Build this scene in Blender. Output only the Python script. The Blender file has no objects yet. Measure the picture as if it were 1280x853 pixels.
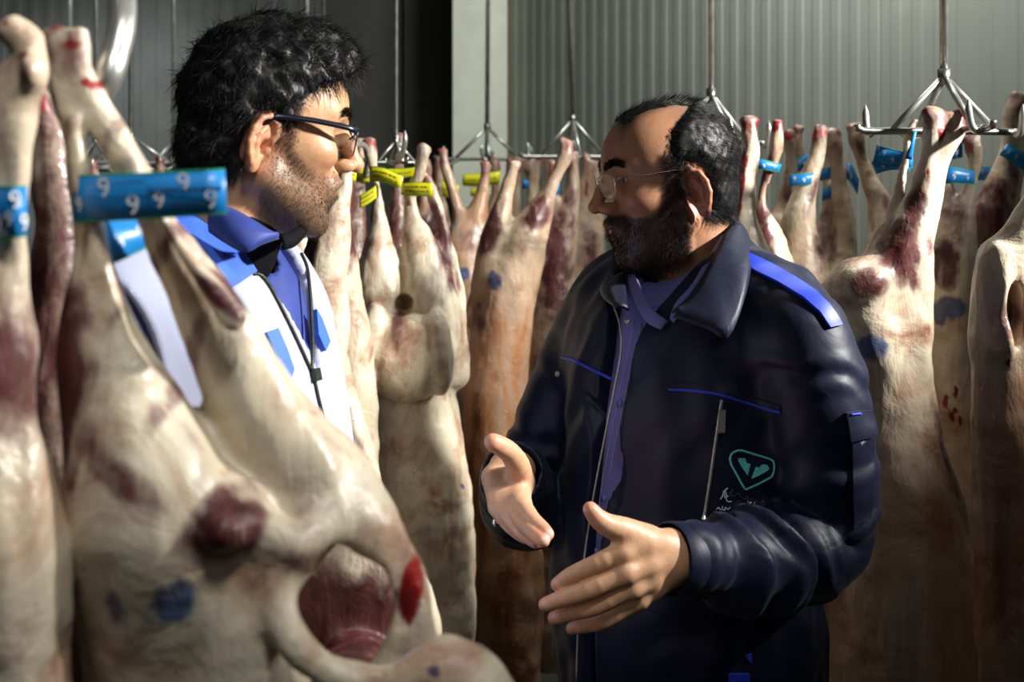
import bpy, math, random
import numpy as np
from mathutils import Vector, Matrix
from mathutils.geometry import delaunay_2d_cdt
from concurrent.futures import ThreadPoolExecutor
POOL = ThreadPoolExecutor(4)

# ------------------------------------------------------------------ camera, world, lights, exposure
F = 1500.0            # focal length in pixels of the 1280x853 frame
CAMZ = 1.60           # eye level
HOR = 231.0           # row of the horizon
scene = bpy.context.scene
COL = scene.collection
cam_d = bpy.data.cameras.new('camera')
cam = bpy.data.objects.new('camera', cam_d)
COL.objects.link(cam)
cam.location = (0, 0, CAMZ)
cam.rotation_euler = (math.pi / 2, 0, 0)
cam_d.sensor_width = 36.0
cam_d.lens = 36.0 * F / 1280.0
cam_d.shift_y = -(426.5 - HOR) / 1280.0
cam_d.clip_start = 0.02
cam_d.dof.use_dof = True
cam_d.dof.focus_distance = 1.65
cam_d.dof.aperture_fstop = 5.2
scene.camera = cam

world = bpy.data.worlds.new('world')
scene.world = world
world.use_nodes = True
world.node_tree.nodes['Background'].inputs[0].default_value = (0.62, 0.70, 0.86, 1)
world.node_tree.nodes['Background'].inputs[1].default_value = 0.010

def area(name, loc, target, size, energy, color=(1, 1, 1), size_y=None):
    d = bpy.data.lights.new(name, 'AREA')
    d.energy = energy
    d.color = color
    d.size = size
    if size_y:
        d.shape = 'RECTANGLE'
        d.size_y = size_y
    o = bpy.data.objects.new(name, d)
    COL.objects.link(o)
    o.location = loc
    o.rotation_euler = (Vector(target) - Vector(loc)).to_track_quat('-Z', 'Y').to_euler()
    return o

def spot(name, loc, target, half_angle, blend, radius, energy, color):
    d = bpy.data.lights.new(name, 'SPOT')
    d.energy = energy; d.color = color; d.spot_size = math.radians(2 * half_angle); d.spot_blend = blend; d.shadow_soft_size = radius
    o = bpy.data.objects.new(name, d)
    COL.objects.link(o)
    o.location = loc
    o.rotation_euler = (Vector(target) - Vector(loc)).to_track_quat('-Z', 'Y').to_euler()
    return o

spot('flood_lamp_light', (2.25, 1.15, 2.60), (-0.1, 1.86, 2.20), 31, 0.40, 0.09, 800, (1.0, 0.98, 0.93))
spot('frontal_fill_light', (0.75, -1.1, 2.75), (-0.1, 1.6, 1.80), 24, 0.9, 0.25, 19, (0.95, 0.97, 1.0))  # soft frontal fill added from behind the camera
spot('near_fill_light', (0.25, 0.05, 2.95), (-0.27, 0.88, 1.38), 24, 0.6, 0.14, 64, (1.0, 0.99, 0.95))  # added downlight, brightens only the foreground carcasses
area('far_lamp_light', (0.75, 2.9, 3.2), (0.7, 4.4, 1.6), 0.7, 52, (0.97, 1.0, 0.95), 0.7)
spot('left_wall_fill_light', (-1.9, 4.2, 2.8), (-1.75, 5.7, 1.55), 32, 0.8, 0.2, 60, (0.92, 0.97, 1.0))  # unseen spot added to lift the left part of the back wall

vs = scene.view_settings
vs.view_transform = 'Standard'
vs.look = 'None'
vs.exposure = 0.0
vs.gamma = 1.0
vs.use_curve_mapping = False

# ------------------------------------------------------------------ helpers
def P(px, py, Y):
    return np.array([(px - 640.0) / F * Y, Y, CAMZ + (HOR - py) / F * Y])

def nrm(v):
    v = np.asarray(v, float)
    return v / np.linalg.norm(v)

def length(v):
    return np.sqrt(np.einsum('...i,...i->...', v, v))

def cap(p, a, b, ra, rb):
    a = np.asarray(a, np.float32); b = np.asarray(b, np.float32)
    ab = b - a
    q = p - a
    t = np.clip(q @ (ab / np.float32(max(1e-9, float(ab @ ab)))), 0, 1)
    q -= t[:, None] * ab
    return length(q) - (np.float32(ra) + t * np.float32(rb - ra))

def ell(p, c, r, M=None):
    q = p - np.asarray(c, np.float32)
    if M is not None:
        q = q @ np.asarray(M, np.float32).T
    r = np.asarray(r, np.float32)
    k0 = length(q / r)
    k1 = length(q / (r * r)) + 1e-9
    return k0 * (k0 - 1.0) / k1

def smin(a, b, k):
    h = np.clip(0.5 + 0.5 * (b - a) / k, 0, 1)
    return b + (a - b) * h - k * h * (1 - h)

def smax(a, b, k):
    return -smin(-a, -b, k)

def chain(p, pts, k=None):
    """smooth union of tapered capsules through (x,y,z,r) points; capsules far from all of p are skipped"""
    Q = np.asarray(pts, float)
    A, Bq = Q[:-1], Q[1:]
    lo, hi = p.min(0), p.max(0)
    c = (lo + hi) * 0.5; R = float(np.linalg.norm(hi - lo)) * 0.5
    ab = Bq[:, :3] - A[:, :3]
    t = np.clip(np.einsum('ij,ij->i', c - A[:, :3], ab) / np.maximum(1e-9, np.einsum('ij,ij->i', ab, ab)), 0, 1)
    dc = np.linalg.norm(c - A[:, :3] - t[:, None] * ab, axis=1) - (A[:, 3] + t * (Bq[:, 3] - A[:, 3]))
    dr = np.abs(Bq[:, 3] - A[:, 3])
    keep = np.nonzero(dc - R - dr < (dc + R + dr).min() + 0.03)[0]
    d = None
    for i in keep:
        a, b = pts[i], pts[i + 1]
        e = cap(p, a[:3], b[:3], a[3], b[3])
        kk = k if k is not None else 0.06 * min(a[3], b[3]) + 1e-4
        d = e if d is None else smin(d, e, kk)
    return d

def wob(p, s, seed=0.0):
    """cheap smooth noise in about -1..1, feature size s"""
    q = p * (1.0 / s)
    x, y, z = q[:, 0] + seed * 1.7, q[:, 1] + seed * 2.3, q[:, 2] - seed * 1.1
    a = np.sin(x * 2.1 + 1.3 * np.sin(y * 1.7 + z)) * np.sin(y * 2.3 + 1.1 * np.sin(z * 1.9 - x))
    b = np.sin(z * 2.2 + 1.2 * np.sin(x * 1.6 + 2 * y) + 0.7)
    return 0.6 * a + 0.4 * b

def sstep(e0, e1, x):
    t = np.clip((x - e0) / (e1 - e0), 0, 1)
    return t * t * (3 - 2 * t)

OFFS = np.array([[0,0,0],[1,0,0],[0,1,0],[1,1,0],[0,0,1],[1,0,1],[0,1,1],[1,1,1]])
EDG = [(0,1),(2,3),(4,5),(6,7),(0,2),(1,3),(4,6),(5,7),(0,4),(1,5),(2,6),(3,7)]

def nets(f, lo, hi, h, slack=1.2):
    """block-sparse naive surface nets -> verts (n,3), quads (m,4)"""
    B = 8
    lo = np.asarray(lo, float); hi = np.asarray(hi, float)
    nb = np.maximum(1, np.ceil((hi - lo) / (h * B)).astype(int))
    gi = np.stack(np.meshgrid(*[np.arange(n) for n in nb], indexing='ij'), -1).reshape(-1, 3)
    cen = (lo + (gi + 0.5) * B * h).astype(np.float32)
    dc = np.concatenate(list(POOL.map(lambda i: f(cen[i:i + 4000]), range(0, len(cen), 4000))))
    act = gi[np.abs(dc) < slack * 0.5 * B * h * 1.7321 + h]
    act = act[np.lexsort((act[:, 0] // 3, act[:, 1] // 3, act[:, 2] // 3))]
    g = np.arange(B + 1)
    gp = np.stack(np.meshgrid(g, g, g, indexing='ij'), -1)
    n1 = nb * B + 3
    vs_, ids_, quads = [], [], []
    def work(s):
        bl = act[s:s + 54] * B
        idx = bl[:, None, None, None, :] + gp[None]
        pts = (lo + idx * h).astype(np.float32)
        return bl, f(pts.reshape(-1, 3)).reshape(idx.shape[:4]).astype(np.float32)
    for bl, d in POOL.map(work, range(0, len(act), 54)):
        neg = d < 0
        cs = np.zeros((len(bl), B, B, B), np.uint8)
        for o in OFFS:
            cs += neg[:, o[0]:o[0]+B, o[1]:o[1]+B, o[2]:o[2]+B]
        m = np.argwhere((cs > 0) & (cs < 8))
        if len(m):
            bi, ci = m[:, 0], m[:, 1:]
            cor = np.stack([d[bi, ci[:,0]+o[0], ci[:,1]+o[1], ci[:,2]+o[2]] for o in OFFS], 1)
            acc = np.zeros((len(m), 3)); cnt = np.zeros(len(m))
            for a, b in EDG:
                da, db = cor[:, a], cor[:, b]
                x = (da < 0) != (db < 0)
                t = np.where(x, da / np.where(x, da - db, 1), 0)
                pt = OFFS[a] + t[:, None] * (OFFS[b] - OFFS[a])
                acc += np.where(x[:, None], pt, 0); cnt += x
            gc = bl[bi] + ci
            vs_.append(lo + (gc + acc / cnt[:, None]) * h)
            ids_.append(((gc[:,0] + 1) * n1[1] + gc[:,1] + 1) * n1[2] + gc[:,2] + 1)
        for ax in range(3):
            sl0 = neg[:, :B, :B, :B]
            o = [0, 0, 0]; o[ax] = 1
            sl1 = neg[:, o[0]:o[0]+B, o[1]:o[1]+B, o[2]:o[2]+B]
            e = np.argwhere(sl0 != sl1)
            if not len(e): continue
            flip = ~sl0[e[:,0], e[:,1], e[:,2], e[:,3]]
            gc = bl[e[:,0]] + e[:,1:]
            u, v = [(1, 2), (2, 0), (0, 1)][ax]
            q = []
            for du, dv in ((-1,-1),(0,-1),(0,0),(-1,0)):
                c = gc.copy(); c[:,u] += du; c[:,v] += dv
                q.append(((c[:,0] + 1) * n1[1] + c[:,1] + 1) * n1[2] + c[:,2] + 1)
            q = np.stack(q, 1)
            q[flip] = q[flip][:, ::-1]
            quads.append(q)
    V = np.concatenate(vs_); I = np.concatenate(ids_); Q = np.concatenate(quads)
    o = np.argsort(I); I = I[o]; V = V[o]
    k = np.minimum(np.searchsorted(I, Q), len(I) - 1)
    ok = (I[k] == Q).all(1)
    return V, k[ok]

def mesh_of(V, faces, smooth=True, col=None):
    me = bpy.data.meshes.new('m')
    if isinstance(faces, np.ndarray):
        n = faces.shape[1]; m = len(faces)
        me.vertices.add(len(V)); me.vertices.foreach_set('co', np.asarray(V, np.float32).ravel())
        me.loops.add(m * n); me.loops.foreach_set('vertex_index', faces.astype(np.int32).ravel())
        me.polygons.add(m); me.polygons.foreach_set('loop_start', np.arange(0, m * n, n, dtype=np.int32))
        me.update(calc_edges=True)
    else:
        me.from_pydata([tuple(map(float, v)) for v in V], [], [list(map(int, f)) for f in faces])
        me.update()
    me.polygons.foreach_set('use_smooth', np.full(len(me.polygons), smooth))
    if col is not None:
        a = me.color_attributes.new('Col', 'FLOAT_COLOR', 'POINT')
        c = np.asarray(col, np.float32)
        if c.shape[1] == 3:
            c = np.concatenate([c, np.ones((len(c), 1), np.float32)], 1)
        a.data.foreach_set('color', c.ravel())
    return me

def add(name, me, mats, parent=None, origin=None, **props):
    me.name = name
    ob = bpy.data.objects.new(name, me)
    COL.objects.link(ob)
    for m in (mats if isinstance(mats, (list, tuple)) else [mats]):
        me.materials.append(m)
    if origin is not None:
        origin = Vector([float(c) for c in origin])
        me.transform(Matrix.Translation(-origin))
        ob.location = origin
    if parent is not None:
        ob.parent = parent
        ob.matrix_parent_inverse = Matrix.Translation(-parent.location)   # parents only ever carry a translation
    for k, v in props.items():
        ob[k] = v
    return ob

def empty(name, loc, **props):
    ob = bpy.data.objects.new(name, None)
    COL.objects.link(ob)
    ob.location = [float(c) for c in loc]
    ob.empty_display_size = 0.05
    for k, v in props.items():
        ob[k] = v
    return ob

def merge(parts):
    """join (V, faces-list/array[, mat index]) tuples"""
    VV, FF, MM, n = [], [], [], 0
    for pt in parts:
        V, f = pt[0], pt[1]
        mi = pt[2] if len(pt) > 2 else 0
        VV.append(np.asarray(V, float))
        for q in f:
            FF.append([int(i) + n for i in q]); MM.append(mi)
        n += len(V)
    me = mesh_of(np.concatenate(VV), FF)
    me.polygons.foreach_set('material_index', np.array(MM, np.int32))
    return me

def tube(pts, r, n=8, caps=True, flat=1.0):
    """swept tube, r scalar or per point -> V, faces"""
    pts = np.asarray(pts, float); m = len(pts)
    r = np.full(m, r) if np.isscalar(r) else np.asarray(r, float)
    T = np.gradient(pts, axis=0); T /= np.linalg.norm(T, axis=1)[:, None] + 1e-12
    up = np.array([0, 0, 1.0]) if abs(T[0][2]) < 0.9 else np.array([1.0, 0, 0])
    N = nrm(up - T[0] * (up @ T[0]))
    V = []
    for i in range(m):
        N = nrm(N - T[i] * (N @ T[i])); Bn = np.cross(T[i], N)
        for j in range(n):
            a = 2 * math.pi * j / n
            V.append(pts[i] + r[i] * (math.cos(a) * N * flat + math.sin(a) * Bn))
    Fc = []
    for i in range(m - 1):
        for j in range(n):
            k = (j + 1) % n
            Fc.append([i*n+j, i*n+k, (i+1)*n+k, (i+1)*n+j])
    if caps:
        Fc.append([j for j in range(n)][::-1]); Fc.append([(m-1)*n+j for j in range(n)])
    return np.array(V), Fc

def spline(pts, n=6):
    """Catmull-Rom resampling of a polyline (any dimension)"""
    p = np.asarray(pts, float)
    p = np.concatenate([[2*p[0]-p[1]], p, [2*p[-1]-p[-2]]])
    out = []
    for i in range(1, len(p) - 2):
        for t in np.arange(n) / n:
            a, b, c, d = p[i-1], p[i], p[i+1], p[i+2]
            out.append(0.5*((2*b)+(c-a)*t+(2*a-5*b+4*c-d)*t*t+(3*b-a-3*c+d)*t**3))
    out.append(p[-2])
    return np.array(out)

def box(lo, hi, bev=0.0):
    x0, y0, z0 = lo; x1, y1, z1 = hi
    V = np.array([[x0,y0,z0],[x1,y0,z0],[x1,y1,z0],[x0,y1,z0],[x0,y0,z1],[x1,y0,z1],[x1,y1,z1],[x0,y1,z1]], float)
    return V, [[0,3,2,1],[4,5,6,7],[0,1,5,4],[1,2,6,5],[2,3,7,6],[3,0,4,7]]

def loft(A, Bp, n=6, bulge=None, thick=0.003, nA=5):
    """thick curved sheet between two 3D polylines"""
    A = spline(A, nA); Bp = spline(Bp, nA); m = len(A)
    G = np.zeros((m, n + 1, 3))
    for j in range(n + 1):
        t = j / n
        G[:, j] = A * (1 - t) + Bp * t
        if bulge is not None:
            G[:, j] += np.asarray(bulge) * 4 * t * (1 - t)
    du = np.gradient(G, axis=0); dv = np.gradient(G, axis=1)
    N = np.cross(du, dv); N /= np.linalg.norm(N, axis=2)[..., None] + 1e-12
    top = (G + N * thick / 2).reshape(-1, 3); bot = (G - N * thick / 2).reshape(-1, 3)
    w = n + 1; M = len(top)
    Fc = []
    for i in range(m - 1):
        for j in range(n):
            a, b, c, d = i*w+j, (i+1)*w+j, (i+1)*w+j+1, i*w+j+1
            Fc.append([a, b, c, d]); Fc.append([M+d, M+c, M+b, M+a])
    rim = [i*w for i in range(m)] + [(m-1)*w+j for j in range(1, w)] + [i*w+n for i in range(m-2, -1, -1)] + [j for j in range(n-1, 0, -1)]
    for i in range(len(rim)):
        a, b = rim[i], rim[(i+1) % len(rim)]
        Fc.append([b, a, M+a, M+b])
    return np.concatenate([top, bot]), Fc

def march(f, px, t0=1.1, t1=2.6):
    """first hits of the lines of sight through image points on a surface"""
    px = np.asarray(px, float)
    D = np.stack([(px[:,0]-640)/F, np.ones(len(px)), (HOR-px[:,1])/F], 1)
    L = np.linalg.norm(D, axis=1); D /= L[:, None]
    O = np.array([0, 0, CAMZ])
    t = np.full(len(px), t0)
    for _ in range(60):
        d = f((O + D * t[:, None]).astype(np.float32))
        t = np.minimum(t + np.clip(d, -0.05, 0.4) * 0.9, t1)
        if np.all((np.abs(d) < 4e-4) | (t >= t1)): break
    return O + D * t[:, None]

def grad(f, p, e=0.004):
    p = p.astype(np.float32)
    g = np.stack([f(p + np.eye(3, dtype=np.float32)[i] * e) - f(p - np.eye(3, dtype=np.float32)[i] * e) for i in range(3)], 1)
    return g / (np.linalg.norm(g, axis=1)[:, None] + 1e-9)

def patch(f, poly, thick=0.003, off=0.0015, step=7.0, maxdev=None):
    """a piece of cloth/print laid on surface f, outline given by image points"""
    pl = []
    poly = [np.array(p, float) for p in poly]
    for i in range(len(poly)):
        a, b = poly[i], poly[(i+1) % len(poly)]
        n = max(1, int(np.linalg.norm(b - a) / step))
        for k in range(n): pl.append(a + (b - a) * k / n)
    pl = np.array(pl); nbd = len(pl)
    lo, hi = pl.min(0), pl.max(0)
    gx, gy = np.meshgrid(np.arange(lo[0]+step/2, hi[0], step), np.arange(lo[1]+step/2, hi[1], step))
    g = np.stack([gx.ravel(), gy.ravel()], 1)
    def inside(q):
        r = np.zeros(len(q), bool)
        for i in range(nbd):
            a, b = pl[i], pl[(i+1) % nbd]
            c = ((a[1] > q[:,1]) != (b[1] > q[:,1])) & (q[:,0] < (b[0]-a[0])*(q[:,1]-a[1])/(b[1]-a[1]+1e-12)+a[0])
            r ^= c
        return r
    if len(g): g = g[inside(g)]
    allp = np.concatenate([pl, g]) if len(g) else pl
    r = delaunay_2d_cdt([Vector(p) for p in allp], [(i, (i+1) % nbd) for i in range(nbd)], [list(range(nbd))], 1, 1e-4)
    v2 = np.array([tuple(v) for v in r[0]]); tris = [list(t) for t in r[2]]
    c = v2[np.array(tris)].mean(1)
    tris = [t for t, k in zip(tris, inside(c)) if k]
    H = march(f, v2); N = grad(f, H, 0.006)
    top = H + N * (off + thick); bot = H + N * (off - 0.004)
    M = len(top)
    ed = {}
    for t in tris:
        for a, b in ((t[0],t[1]),(t[1],t[2]),(t[2],t[0])):
            ed[(a, b)] = 1
    Fc = []
    # orientation: make faces look toward camera
    def area2(t):
        a, b, cc = v2[t[0]], v2[t[1]], v2[t[2]]
        return (b[0]-a[0])*(cc[1]-a[1])-(b[1]-a[1])*(cc[0]-a[0])
    for t in tris:
        if area2(t) > 0: t = t[::-1]
        Fc.append(t); Fc.append([M+i for i in t[::-1]])
    rimv = []
    for (a, b) in ed:
        if (b, a) not in ed:
            n0 = 2 * M + len(rimv)
            rimv += [top[a], top[b], bot[b], bot[a]]
            Fc.append([n0, n0 + 1, n0 + 2, n0 + 3])
    return np.concatenate([top, bot, np.array(rimv)]), Fc

def line_on(f, px, r, off=0.0, n=6, sub=6):
    H = march(f, spline(px, sub)); N = grad(f, H, 0.006)
    return tube(H + N * off, r, n)

# ------------------------------------------------------------------ materials
def srgb(r, g, b):
    def c(v):
        v /= 255.0
        return v / 12.92 if v <= 0.04045 else ((v + 0.055) / 1.055) ** 2.4
    return (c(r), c(g), c(b), 1)

def new_mat(name):
    m = bpy.data.materials.new(name)
    m.use_nodes = True
    nt = m.node_tree
    b = nt.nodes['Principled BSDF']
    return m, nt, b

def noise(nt, scale, detail=3, rough=0.5, vec=None, dist=0.0):
    n = nt.nodes.new('ShaderNodeTexNoise')
    n.inputs['Scale'].default_value = scale
    n.inputs['Detail'].default_value = detail
    n.inputs['Roughness'].default_value = rough
    n.inputs['Distortion'].default_value = dist
    if vec is None:
        tc = nt.nodes.new('ShaderNodeTexCoord'); vec = tc.outputs['Object']
    nt.links.new(vec, n.inputs['Vector'])
    return n

def ramp(nt, src, stops):
    r = nt.nodes.new('ShaderNodeValToRGB')
    el = r.color_ramp.elements
    while len(el) < len(stops): el.new(0.5)
    for e, (p, c) in zip(el, stops):
        e.position = p; e.color = c if len(c) == 4 else (*c, 1)
    nt.links.new(src, r.inputs[0])
    return r

def mixc(nt, fac, a, b, mode='MIX'):
    m = nt.nodes.new('ShaderNodeMix'); m.data_type = 'RGBA'; m.blend_type = mode
    for s, v in ((m.inputs[0], fac), (m.inputs[6], a), (m.inputs[7], b)):
        if isinstance(v, (int, float)): s.default_value = v
        elif isinstance(v, tuple): s.default_value = v
        else: nt.links.new(v, s)
    return m.outputs[2]

def math_(nt, op, a, b=None, c=None):
    m = nt.nodes.new('ShaderNodeMath'); m.operation = op
    for i, v in enumerate((a, b, c)):
        if v is None: continue
        if isinstance(v, (int, float)): m.inputs[i].default_value = v
        else: nt.links.new(v, m.inputs[i])
    return m.outputs[0]

def mapr(nt, v, a, b, c=0.0, d=1.0):
    m = nt.nodes.new('ShaderNodeMapRange'); m.interpolation_type = 'SMOOTHSTEP'
    nt.links.new(v, m.inputs[0])
    for i, x in enumerate((a, b, c, d)): m.inputs[i+1].default_value = x
    return m.outputs[0]

def bump(nt, b, h, strength=0.3, dist=0.002):
    n = nt.nodes.new('ShaderNodeBump')
    n.inputs['Strength'].default_value = strength; n.inputs['Distance'].default_value = dist
    nt.links.new(h, n.inputs['Height']); nt.links.new(n.outputs[0], b.inputs['Normal'])

def plain(name, col, rough=0.6, metal=0.0, nscale=60, namp=0.12, bscale=200, bstr=0.15, bdist=0.001, spec=0.5):
    m, nt, b = new_mat(name)
    n = noise(nt, nscale)
    d = tuple(c * (1 - namp) for c in col[:3]) + (1,)
    l = tuple(min(1, c * (1 + namp)) for c in col[:3]) + (1,)
    r = ramp(nt, n.outputs[0], [(0.3, d), (0.7, l)])
    nt.links.new(r.outputs[0], b.inputs['Base Color'])
    b.inputs['Roughness'].default_value = rough
    b.inputs['Metallic'].default_value = metal
    b.inputs['Specular IOR Level'].default_value = spec
    if bstr > 0:
        bump(nt, b, noise(nt, bscale).outputs[0], bstr, bdist)
    return m

def carcass_mat():
    m, nt, b = new_mat('carcass_flesh')
    at = nt.nodes.new('ShaderNodeVertexColor'); at.layer_name = 'Col'
    sp = nt.nodes.new('ShaderNodeSeparateColor'); nt.links.new(at.outputs[0], sp.inputs[0])
    tc = nt.nodes.new('ShaderNodeTexCoord')
    oi = nt.nodes.new('ShaderNodeObjectInfo')
    sh = nt.nodes.new('ShaderNodeVectorMath'); sh.operation = 'ADD'
    nt.links.new(tc.outputs['Object'], sh.inputs[0])
    rv = nt.nodes.new('ShaderNodeVectorMath'); rv.operation = 'SCALE'; rv.inputs[0].default_value = (7, 5, 3)
    nt.links.new(oi.outputs['Random'], rv.inputs['Scale']); nt.links.new(rv.outputs[0], sh.inputs[1])
    mp = nt.nodes.new('ShaderNodeMapping'); mp.inputs['Scale'].default_value = (1, 1, 0.2)
    nt.links.new(sh.outputs[0], mp.inputs[0])
    streak = noise(nt, 46, 5, 0.62, mp.outputs[0], 0.5)
    broad = noise(nt, 15, 4, 0.6, mp.outputs[0], 0.9)
    n1 = noise(nt, 11, 5, 0.6, sh.outputs[0], 0.6)
    n2 = noise(nt, 60, 5, 0.65, sh.outputs[0], 0.3)
    n3 = noise(nt, 24, 4, 0.6, sh.outputs[0], 0.5)
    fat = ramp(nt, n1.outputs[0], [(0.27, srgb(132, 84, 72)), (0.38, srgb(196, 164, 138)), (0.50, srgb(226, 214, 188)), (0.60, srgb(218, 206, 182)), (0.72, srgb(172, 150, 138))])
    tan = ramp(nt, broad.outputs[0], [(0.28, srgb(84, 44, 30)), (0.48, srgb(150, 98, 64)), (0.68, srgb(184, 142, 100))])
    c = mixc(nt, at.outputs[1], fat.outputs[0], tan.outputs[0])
    # thin silvery and reddish membrane over the fat
    c = mixc(nt, mapr(nt, broad.outputs[0], 0.52, 0.68, 0, 0.55), c, srgb(150, 128, 122))
    c = mixc(nt, mapr(nt, streak.outputs[0], 0.60, 0.76, 0, 0.5), c, srgb(160, 80, 68))
    c = mixc(nt, mapr(nt, n2.outputs[0], 0.58, 0.75, 0, 0.35), c, srgb(238, 226, 198))
    mus = ramp(nt, streak.outputs[0], [(0.28, srgb(48, 18, 24)), (0.46, srgb(76, 34, 34)), (0.60, srgb(104, 60, 58)), (0.74, srgb(164, 138, 130))])
    j = math_(nt, 'ADD', math_(nt, 'MULTIPLY', math_(nt, 'SUBTRACT', n3.outputs[0], 0.5), 1.3), math_(nt, 'MULTIPLY', math_(nt, 'SUBTRACT', streak.outputs[0], 0.5), 1.3))
    def msk(o, lo=0.3, hi=0.7):
        return mapr(nt, math_(nt, 'ADD', o, math_(nt, 'MULTIPLY', j, mapr(nt, o, 0.0, 0.5))), lo, hi)
    c = mixc(nt, math_(nt, 'MULTIPLY', msk(sp.outputs[0], 0.05, 0.45), 0.75), c, srgb(140, 112, 104))
    c = mixc(nt, msk(sp.outputs[0], 0.28, 0.80), c, mus.outputs[0])
    blood = ramp(nt, n3.outputs[0], [(0.35, srgb(52, 5, 8)), (0.6, srgb(150, 22, 20))])
    c = mixc(nt, msk(sp.outputs[1], 0.3, 0.75), c, blood.outputs[0])
    ink = ramp(nt, n2.outputs[0], [(0.35, srgb(12, 34, 78)), (0.65, srgb(36, 92, 156))])
    fac = math_(nt, 'MULTIPLY', msk(sp.outputs[2], 0.25, 0.85), 0.85)
    c = mixc(nt, fac, c, ink.outputs[0])
    nt.links.new(c, b.inputs['Base Color'])
    rr = mapr(nt, n3.outputs[0], 0.3, 0.7, 0.26, 0.46)
    nt.links.new(rr, b.inputs['Roughness'])
    b.inputs['Specular IOR Level'].default_value = 0.5
    hh = math_(nt, 'ADD', math_(nt, 'ADD', math_(nt, 'MULTIPLY', n2.outputs[0], 0.15), math_(nt, 'MULTIPLY', streak.outputs[0], 0.6)), math_(nt, 'MULTIPLY', n1.outputs[0], 1.6))
    bump(nt, b, hh, 0.6, 0.006)
    return m

M = {}
M['flesh'] = carcass_mat()
M['steel'] = plain('brushed_steel', (0.50, 0.50, 0.47, 1), 0.34, 0.75, 40, 0.25, 120, 0.08)
M['steel_dark'] = plain('worn_steel', (0.30, 0.30, 0.28, 1), 0.38, 1.0, 40, 0.3, 120, 0.1)
M['panel'] = plain('grey_wall_panel', srgb(150, 154, 147), 0.55, 0.0, 5, 0.06, 90, 0.05)
M['panel_left'] = plain('grey_far_panel', srgb(120, 124, 120), 0.6, 0.0, 6, 0.12, 90, 0.05)
M['column'] = plain('white_painted_column', srgb(242, 244, 228), 0.6, 0.0, 8, 0.07, 60, 0.1)
M['rust'] = plain('rust_seam', srgb(120, 88, 56), 0.8, 0.0, 40, 0.4, 60, 0.1)
M['dark_door'] = plain('dim_lit_grey_door', srgb(88, 88, 82), 0.6, 0.0, 4, 0.12, 60, 0.05)  # weak light on the door is put into its dark grey
M['floor'] = plain('wet_concrete', srgb(70, 68, 64), 0.35, 0.0, 6, 0.3, 80, 0.3)
M['ceil'] = plain('ceiling_paint', srgb(150, 152, 148), 0.7, 0.0, 6, 0.08, 80, 0.1)
M['tag_blue'] = plain('blue_tag_plastic', srgb(28, 128, 200), 0.35, 0.0, 30, 0.08, 50, 0.05)
M['tag_green'] = plain('green_tag_edge', srgb(20, 140, 70), 0.4, 0.0, 30, 0.08, 50, 0.0)
M['tag_white'] = plain('white_print', srgb(235, 238, 240), 0.45, 0.0, 30, 0.03, 50, 0.0)
M['tag_yellow'] = plain('yellow_tag_plastic', srgb(226, 220, 20), 0.4, 0.0, 30, 0.08, 50, 0.05)
M['ink'] = plain('dark_print', srgb(24, 44, 70), 0.6, 0.0, 30, 0.1, 50, 0.0)

# ------------------------------------------------------------------ the cold store
W0 = np.array([-0.01, 5.2]); WD = np.array([0.5, -0.8660]); WN = np.array([-0.8660, -0.5])   # wall line and its inward normal
CEIL = 3.3

def ribbed(p0, d, nrm2, n, pitch, z0, z1, depth=0.0035):
    """corrugated sheet panel of n ribs with thickness"""
    prof = []
    for i in range(n):
        s = i * pitch
        prof += [(s, 0), (s + 0.42 * pitch, 0), (s + 0.52 * pitch, depth), (s + 0.90 * pitch, depth)]
    prof.append((n * pitch, 0))
    V = []
    for z in (z0, z1):
        for s, h in prof:
            q = np.asarray(p0) + d * s + nrm2 * (0.008 + h)
            V.append([q[0], q[1], z])
    m = len(prof)
    Fc = [[i, i+1, m+i+1, m+i] for i in range(m-1)]
    base = len(V)
    for z in (z0, z1):
        for s in (0, n * pitch):
            q = np.asarray(p0) + d * s
            V.append([q[0], q[1], z])
    Fc += [[base+1, base, base+2, base+3], [0, m, base+2, base], [m-1, base+1, base+3, 2*m-1]]
    return np.array(V), Fc

def slab_wall(name, p0, p1, nrm2, z0, z1, t, mat):
    a = np.asarray(p0); b = np.asarray(p1)
    V = []
    for z in (z0, z1):
        for q in (a, b, b - nrm2 * t, a - nrm2 * t):
            V.append([q[0], q[1], z])
    Fc = [[3,2,1,0],[4,5,6,7],[0,1,5,4],[1,2,6,5],[2,3,7,6],[3,0,4,7]]
    return add(name, mesh_of(np.array(V), Fc, False), mat, kind='structure')

wall_r = slab_wall('wall_right', W0, W0 + WD * 5.6, WN, 0, CEIL, 0.1, M['panel'])
pp = 0.075
for i in range(5):
    V, Fc = ribbed(W0 + WD * (i * 14 * pp + 0.004 * i), WD, WN, 14, pp, 0.0, CEIL)
    add('panel', mesh_of(V, Fc, False), M['panel'], wall_r)
YB = 5.7
wall_b = slab_wall('wall_back', (-4.0, YB), (0.1, YB), np.array([0, -1.0]), 0, CEIL, 0.1, M['panel_left'])
for i in range(3):
    x0 = (405 - 640) / F * YB - 0.004 - (i + 1) * 12 * pp - 0.004 * i
    V, Fc = ribbed(np.array([x0, YB]), np.array([1.0, 0]), np.array([0, -1.0]), 12, pp, 0.0, CEIL)
    add('panel', mesh_of(V, Fc, False), M['panel_left'], wall_b)
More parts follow.
